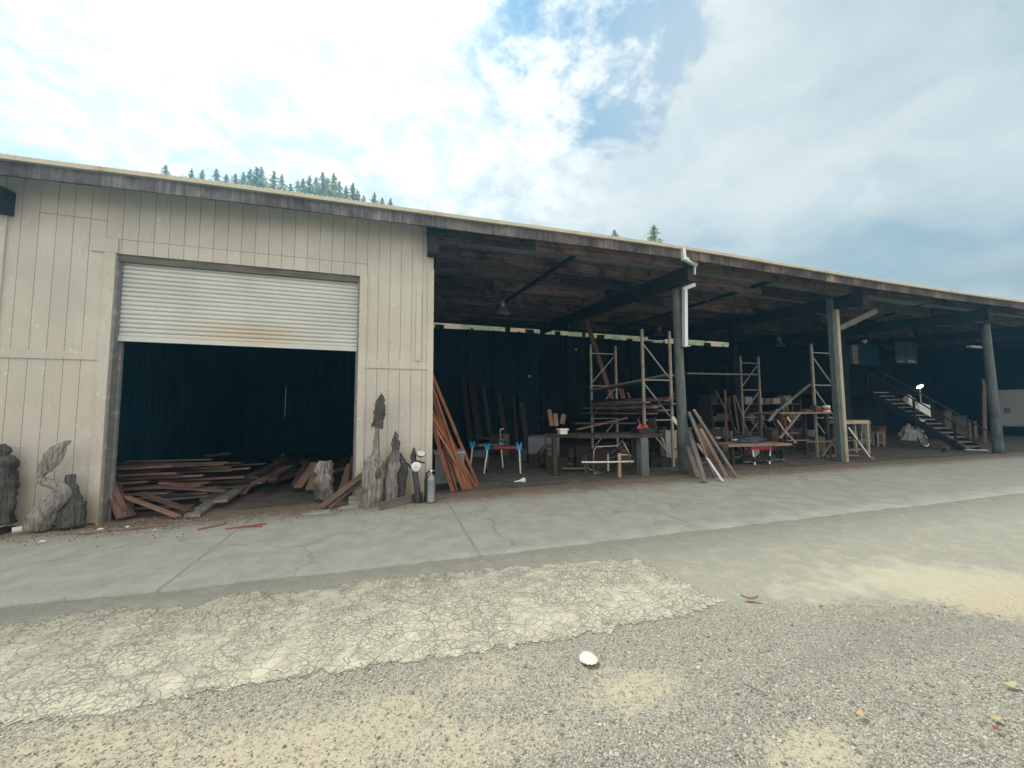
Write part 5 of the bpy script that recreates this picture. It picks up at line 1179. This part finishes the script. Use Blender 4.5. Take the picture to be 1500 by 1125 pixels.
def conifer_mesh(seed, H=16, spread=.19, dens=1.0):
    rnd = random.Random(seed); bm = bmesh.new(); z = H*.1
    while z < H*.985:
        t = z/H; Rb = H*spread*(1-t)**1.0*rnd.uniform(.5,1.3)+.02; nb = rnd.randint(5,8)
        for q in range(nb):
            a = rnd.uniform(0, 6.28); L = Rb*rnd.uniform(.6,1.15); steps = max(2, int(L/.26*dens))
            for s in range(steps):
                f = (s+.6)/steps; c = Vector((math.cos(a)*L*f, math.sin(a)*L*f, z+L*.15*f-L*.22*f*f+rnd.uniform(-.12,.12)))
                for w_ in range(3):
                    d = Vector((rnd.uniform(-1,1), rnd.uniform(-1,1), rnd.uniform(-.7,.5))).normalized(); e = d.cross(Vector((rnd.uniform(-1,1), rnd.uniform(-1,1), rnd.uniform(-1,1)))).normalized(); g_ = rnd.uniform(.10,.24)*(.45+.55*min(1,(1-t)*4))
                    o_ = c+Vector((rnd.uniform(-.15,.15)*min(1,(1-t)*5), rnd.uniform(-.15,.15)*min(1,(1-t)*5), rnd.uniform(-.1,.1)))
                    bm.faces.new([bm.verts.new(o_-d*g_), bm.verts.new(o_+e*g_*.45), bm.verts.new(o_+d*g_), bm.verts.new(o_-e*g_*.45)])
        z += rnd.uniform(.2,.34)
    me = bpy.data.meshes.new('crown'); bm.to_mesh(me); bm.free(); me.materials.append(M['conifer'])
    bm = bmesh.new(); tube(bm, [(0,0,-.5),(0,0,H*.5),(0,0,H*.97)], [H*.016,H*.01,.02], 8); mt_ = bpy.data.meshes.new('trunk'); bm.to_mesh(mt_); bm.free(); mt_.materials.append(M['trunk'])
    return me, mt_
CM = [conifer_mesh(s, 16, sp, 1) for s, sp in ((1,.24),(2,.28),(3,.21),(4,.30),(5,.25))]
def conifer(px, py, Y, label, grp, h=None, v=0):
    tp = W(px, py, Y); base = Vector((tp.x, Y, hz(tp.x, Y)-.3)); H = tp.z-base.z
    o = thing('conifer_tree', base, label, 'tree', grp); s = H/16; wv_ = 1.75*(1 if px < 890 else 1.25)
    o.scale = (s*wv_, s*wv_, s); o.rotation_euler.z = random.uniform(0, 6.28)
    for me, nm in zip(CM[v % 5], ('crown', 'trunk')):
        c = bpy.data.objects.new(nm, me); COL.objects.link(c); c.parent = o
TR = [(243,239,62,'lone conifer at the left end of the treetops above the roof'),(281,246,62,None),(297,247,66,None),(317,245,64,'blunt topped conifer above the roof between two small groups'),(332,254,62,None),(345,252,60,None),(357,251,63,None),(367,246,66,None),(377,242,62,None),(383,243,65,None),(402,248,60,None),(413,254,63,None),(426,267,62,None),(436,262,64,None),(444,260,60,None),(454,255,63,None),(463,258,67,None),(473,250,61,None),(481,258,64,None),(489,252,60,None),(497,263,63,None),(507,271,61,None),(517,266,60,None),(524,276,64,None),(533,285,62,None),(549,280,60,None),(560,288,62,None),(572,289,61,'last small conifer above the roof before the wall corner'),(390,262,68,None),(467,268,70,None)]
for i, (px, py, Y, lb) in enumerate(TR): conifer(px, py, 14+(Y-50)*1.1+10, lb or 'conifer in the ragged row of treetops above the roof', 'conifers on the ridge above the roof', v=i)
rt_ = random.Random(8)
for i in range(26):
    px = 278+i*11.4+rt_.uniform(-4,4); ytop = 228+(px-0)*.1305+9+rt_.uniform(-6,9)-12*math.exp(-((px-385)/40)**2)-12*math.exp(-((px-478)/40)**2)
    conifer(px, ytop, 30+rt_.uniform(0,8), 'conifer in the ragged row of treetops above the roof', 'conifers on the ridge above the roof', v=i*3)
conifer(957, 327, 30, 'single pale conifer showing above the eave left of the downspout', None, v=3); conifer(900, 335, 34, 'tiny treetop above the eave left of the single conifer', None, v=2)

# ------------------------------------------------------------------ sky, sun, camera
SUN_EL, SUN_AZ = R(55), R(-32)
sund = Vector((math.sin(SUN_AZ)*math.cos(SUN_EL), math.cos(SUN_AZ)*math.cos(SUN_EL), math.sin(SUN_EL)))
w = bpy.data.worlds.new('World'); sc.world = w; w.use_nodes = True; nt = w.node_tree; k = NT(nt); bg = nt.nodes['Background']
sky = k.n('TexSky', sky_type='NISHITA', sun_disc=False); sky.sun_elevation = SUN_EL; sky.sun_rotation = SUN_AZ; sky.air_density = 1; sky.dust_density = 2; sky.ozone_density = 1
tc = k.n('TexCoord'); d = tc.outputs['Generated']; s = k.sep(d)
den = k.math('ADD', k.math('MAXIMUM', s[2], 0), .22); cx = k.math('DIVIDE', s[0], den); cy = k.math('DIVIDE', s[1], den)
cv = k.n('CombineXYZ'); k.l(cx, cv.inputs[0]); k.l(cy, cv.inputs[1])
def dirdot(px, py, lo, hi):
    q = ray(px, py).normalized(); x = k.n('VectorMath', operation='DOT_PRODUCT'); k.l(d, x.inputs[0]); x.inputs[1].default_value = q
    return k.ss(x.outputs['Value'], math.cos(R(hi)), math.cos(R(lo)))
nA = k.noise(cv.outputs[0], 1.1, 7, .6, .3); nB = k.noise(cv.outputs[0], 4.2, 8, .62, .4); nC = k.noise(cv.outputs[0], 13, 7, .68)
gap = dirdot(850, 20, 2, 20); gap2 = k.math('MULTIPLY', k.math('MAXIMUM', dirdot(35, 45, .3, 3.0), dirdot(45, 105, .3, 2.4)), .6); right = dirdot(1500, 250, 14, 48); sunny = dirdot(230, -60, 10, 75); gap3 = dirdot(1330, 390, 2, 12)
cov = k.math('ADD', k.math('ADD', k.math('MULTIPLY', nA, .55), k.math('MULTIPLY', nB, .55)), k.math('MULTIPLY', nC, .34))
cov = k.math('SUBTRACT', cov, k.math('MULTIPLY', k.math('MAXIMUM', k.math('MAXIMUM', gap, gap2), k.math('MULTIPLY', gap3, .0)), .16))
cov = k.math('ADD', k.math('ADD', cov, .08), k.math('MULTIPLY', k.math('MULTIPLY', sunny, k.math('SUBTRACT', 1, k.math('MAXIMUM', gap, gap2))), .2))
cl = k.ss(cov, .56, .76)
shade = k.ss(k.math('ADD', k.math('ADD', nB, k.math('MULTIPLY', nA, .5)), k.math('MULTIPLY', nC, .55)), .88, 1.15)
bright = k.mix(sunny, (6.1,5.6,5.0), (11.0,9.6,8.2))
cloud = k.mix(shade, k.mix(.72, bright, (5.3,4.9,4.5)), bright)
# smooth grey veil to the right
nV = k.noise(cv.outputs[0], .9, 3, .45)
veil = k.mix(k.ss(k.math('ADD', k.math('MULTIPLY', nV, .8), k.math('MULTIPLY', nB, .25)), .36, .66), (4.4,4.5,4.3), (8.0,7.5,6.6))
cloud = k.mix(right, cloud, veil); cl = k.math('MAXIMUM', cl, k.math('MULTIPLY', right, .9))
blue = k.mix(.75, sky.outputs[0], (1.7,2.4,3.5))
out = k.mix(cl, blue, cloud)
back = k.math('MULTIPLY_ADD', k.ss(s[1], .1, -.5), .8, 1.0)  # added brightness in the unseen sky behind the camera, lights the front wall
vb = k.n('VectorMath', operation='SCALE'); k.l(out, vb.inputs[0]); k.l(back, vb.inputs['Scale']); out = vb.outputs[0]
k.l(out, bg.inputs['Color']); bg.inputs['Strength'].default_value = .09
sun = bpy.data.lights.new('sun', 'SUN'); sun.energy = 3.0; sun.angle = R(13); sun.color = (1, .95, .84)
so = bpy.data.objects.new('sun', sun); COL.objects.link(so); so.rotation_euler = sund.to_track_quat('Z', 'Y').to_euler()
bm = bmesh.new(); box(bm, (-95, -14, -3), (190, 128, 62))
hm = bpy.data.materials.new('lens_flare_blue'); hm.use_nodes = True; hn = hm.node_tree; hn.nodes.remove(hn.nodes['Principled BSDF'])
pv = hn.nodes.new('ShaderNodeVolumePrincipled'); pv.inputs['Color'].default_value = (.20,.62,1,1); pv.inputs['Density'].default_value = .0046; pv.inputs['Anisotropy'].default_value = .62
hn.links.new(pv.outputs[0], hn.nodes['Material Output'].inputs['Volume']); link('flare_veil', bm, hm, kind='stuff')  # added volume imitating the blue lens flare; the air itself is clear
cam = bpy.data.cameras.new('camera'); co = bpy.data.objects.new('camera', cam); COL.objects.link(co)
mw = Matrix((rt, up, -fw)).transposed().to_4x4(); mw.translation = CAM; co.matrix_world = mw
cam.sensor_width = 36; cam.lens = F/1500*36; cam.clip_end = 3000; cam.clip_start = .05; sc.camera = co
sc.view_settings.view_transform = 'Standard'; sc.view_settings.look = 'None'; sc.view_settings.exposure = .76; sc.view_settings.gamma = 1
sc.cycles.max_bounces = 8; sc.cycles.diffuse_bounces = 5
try: sc.cycles.use_denoising = True
except Exception: pass
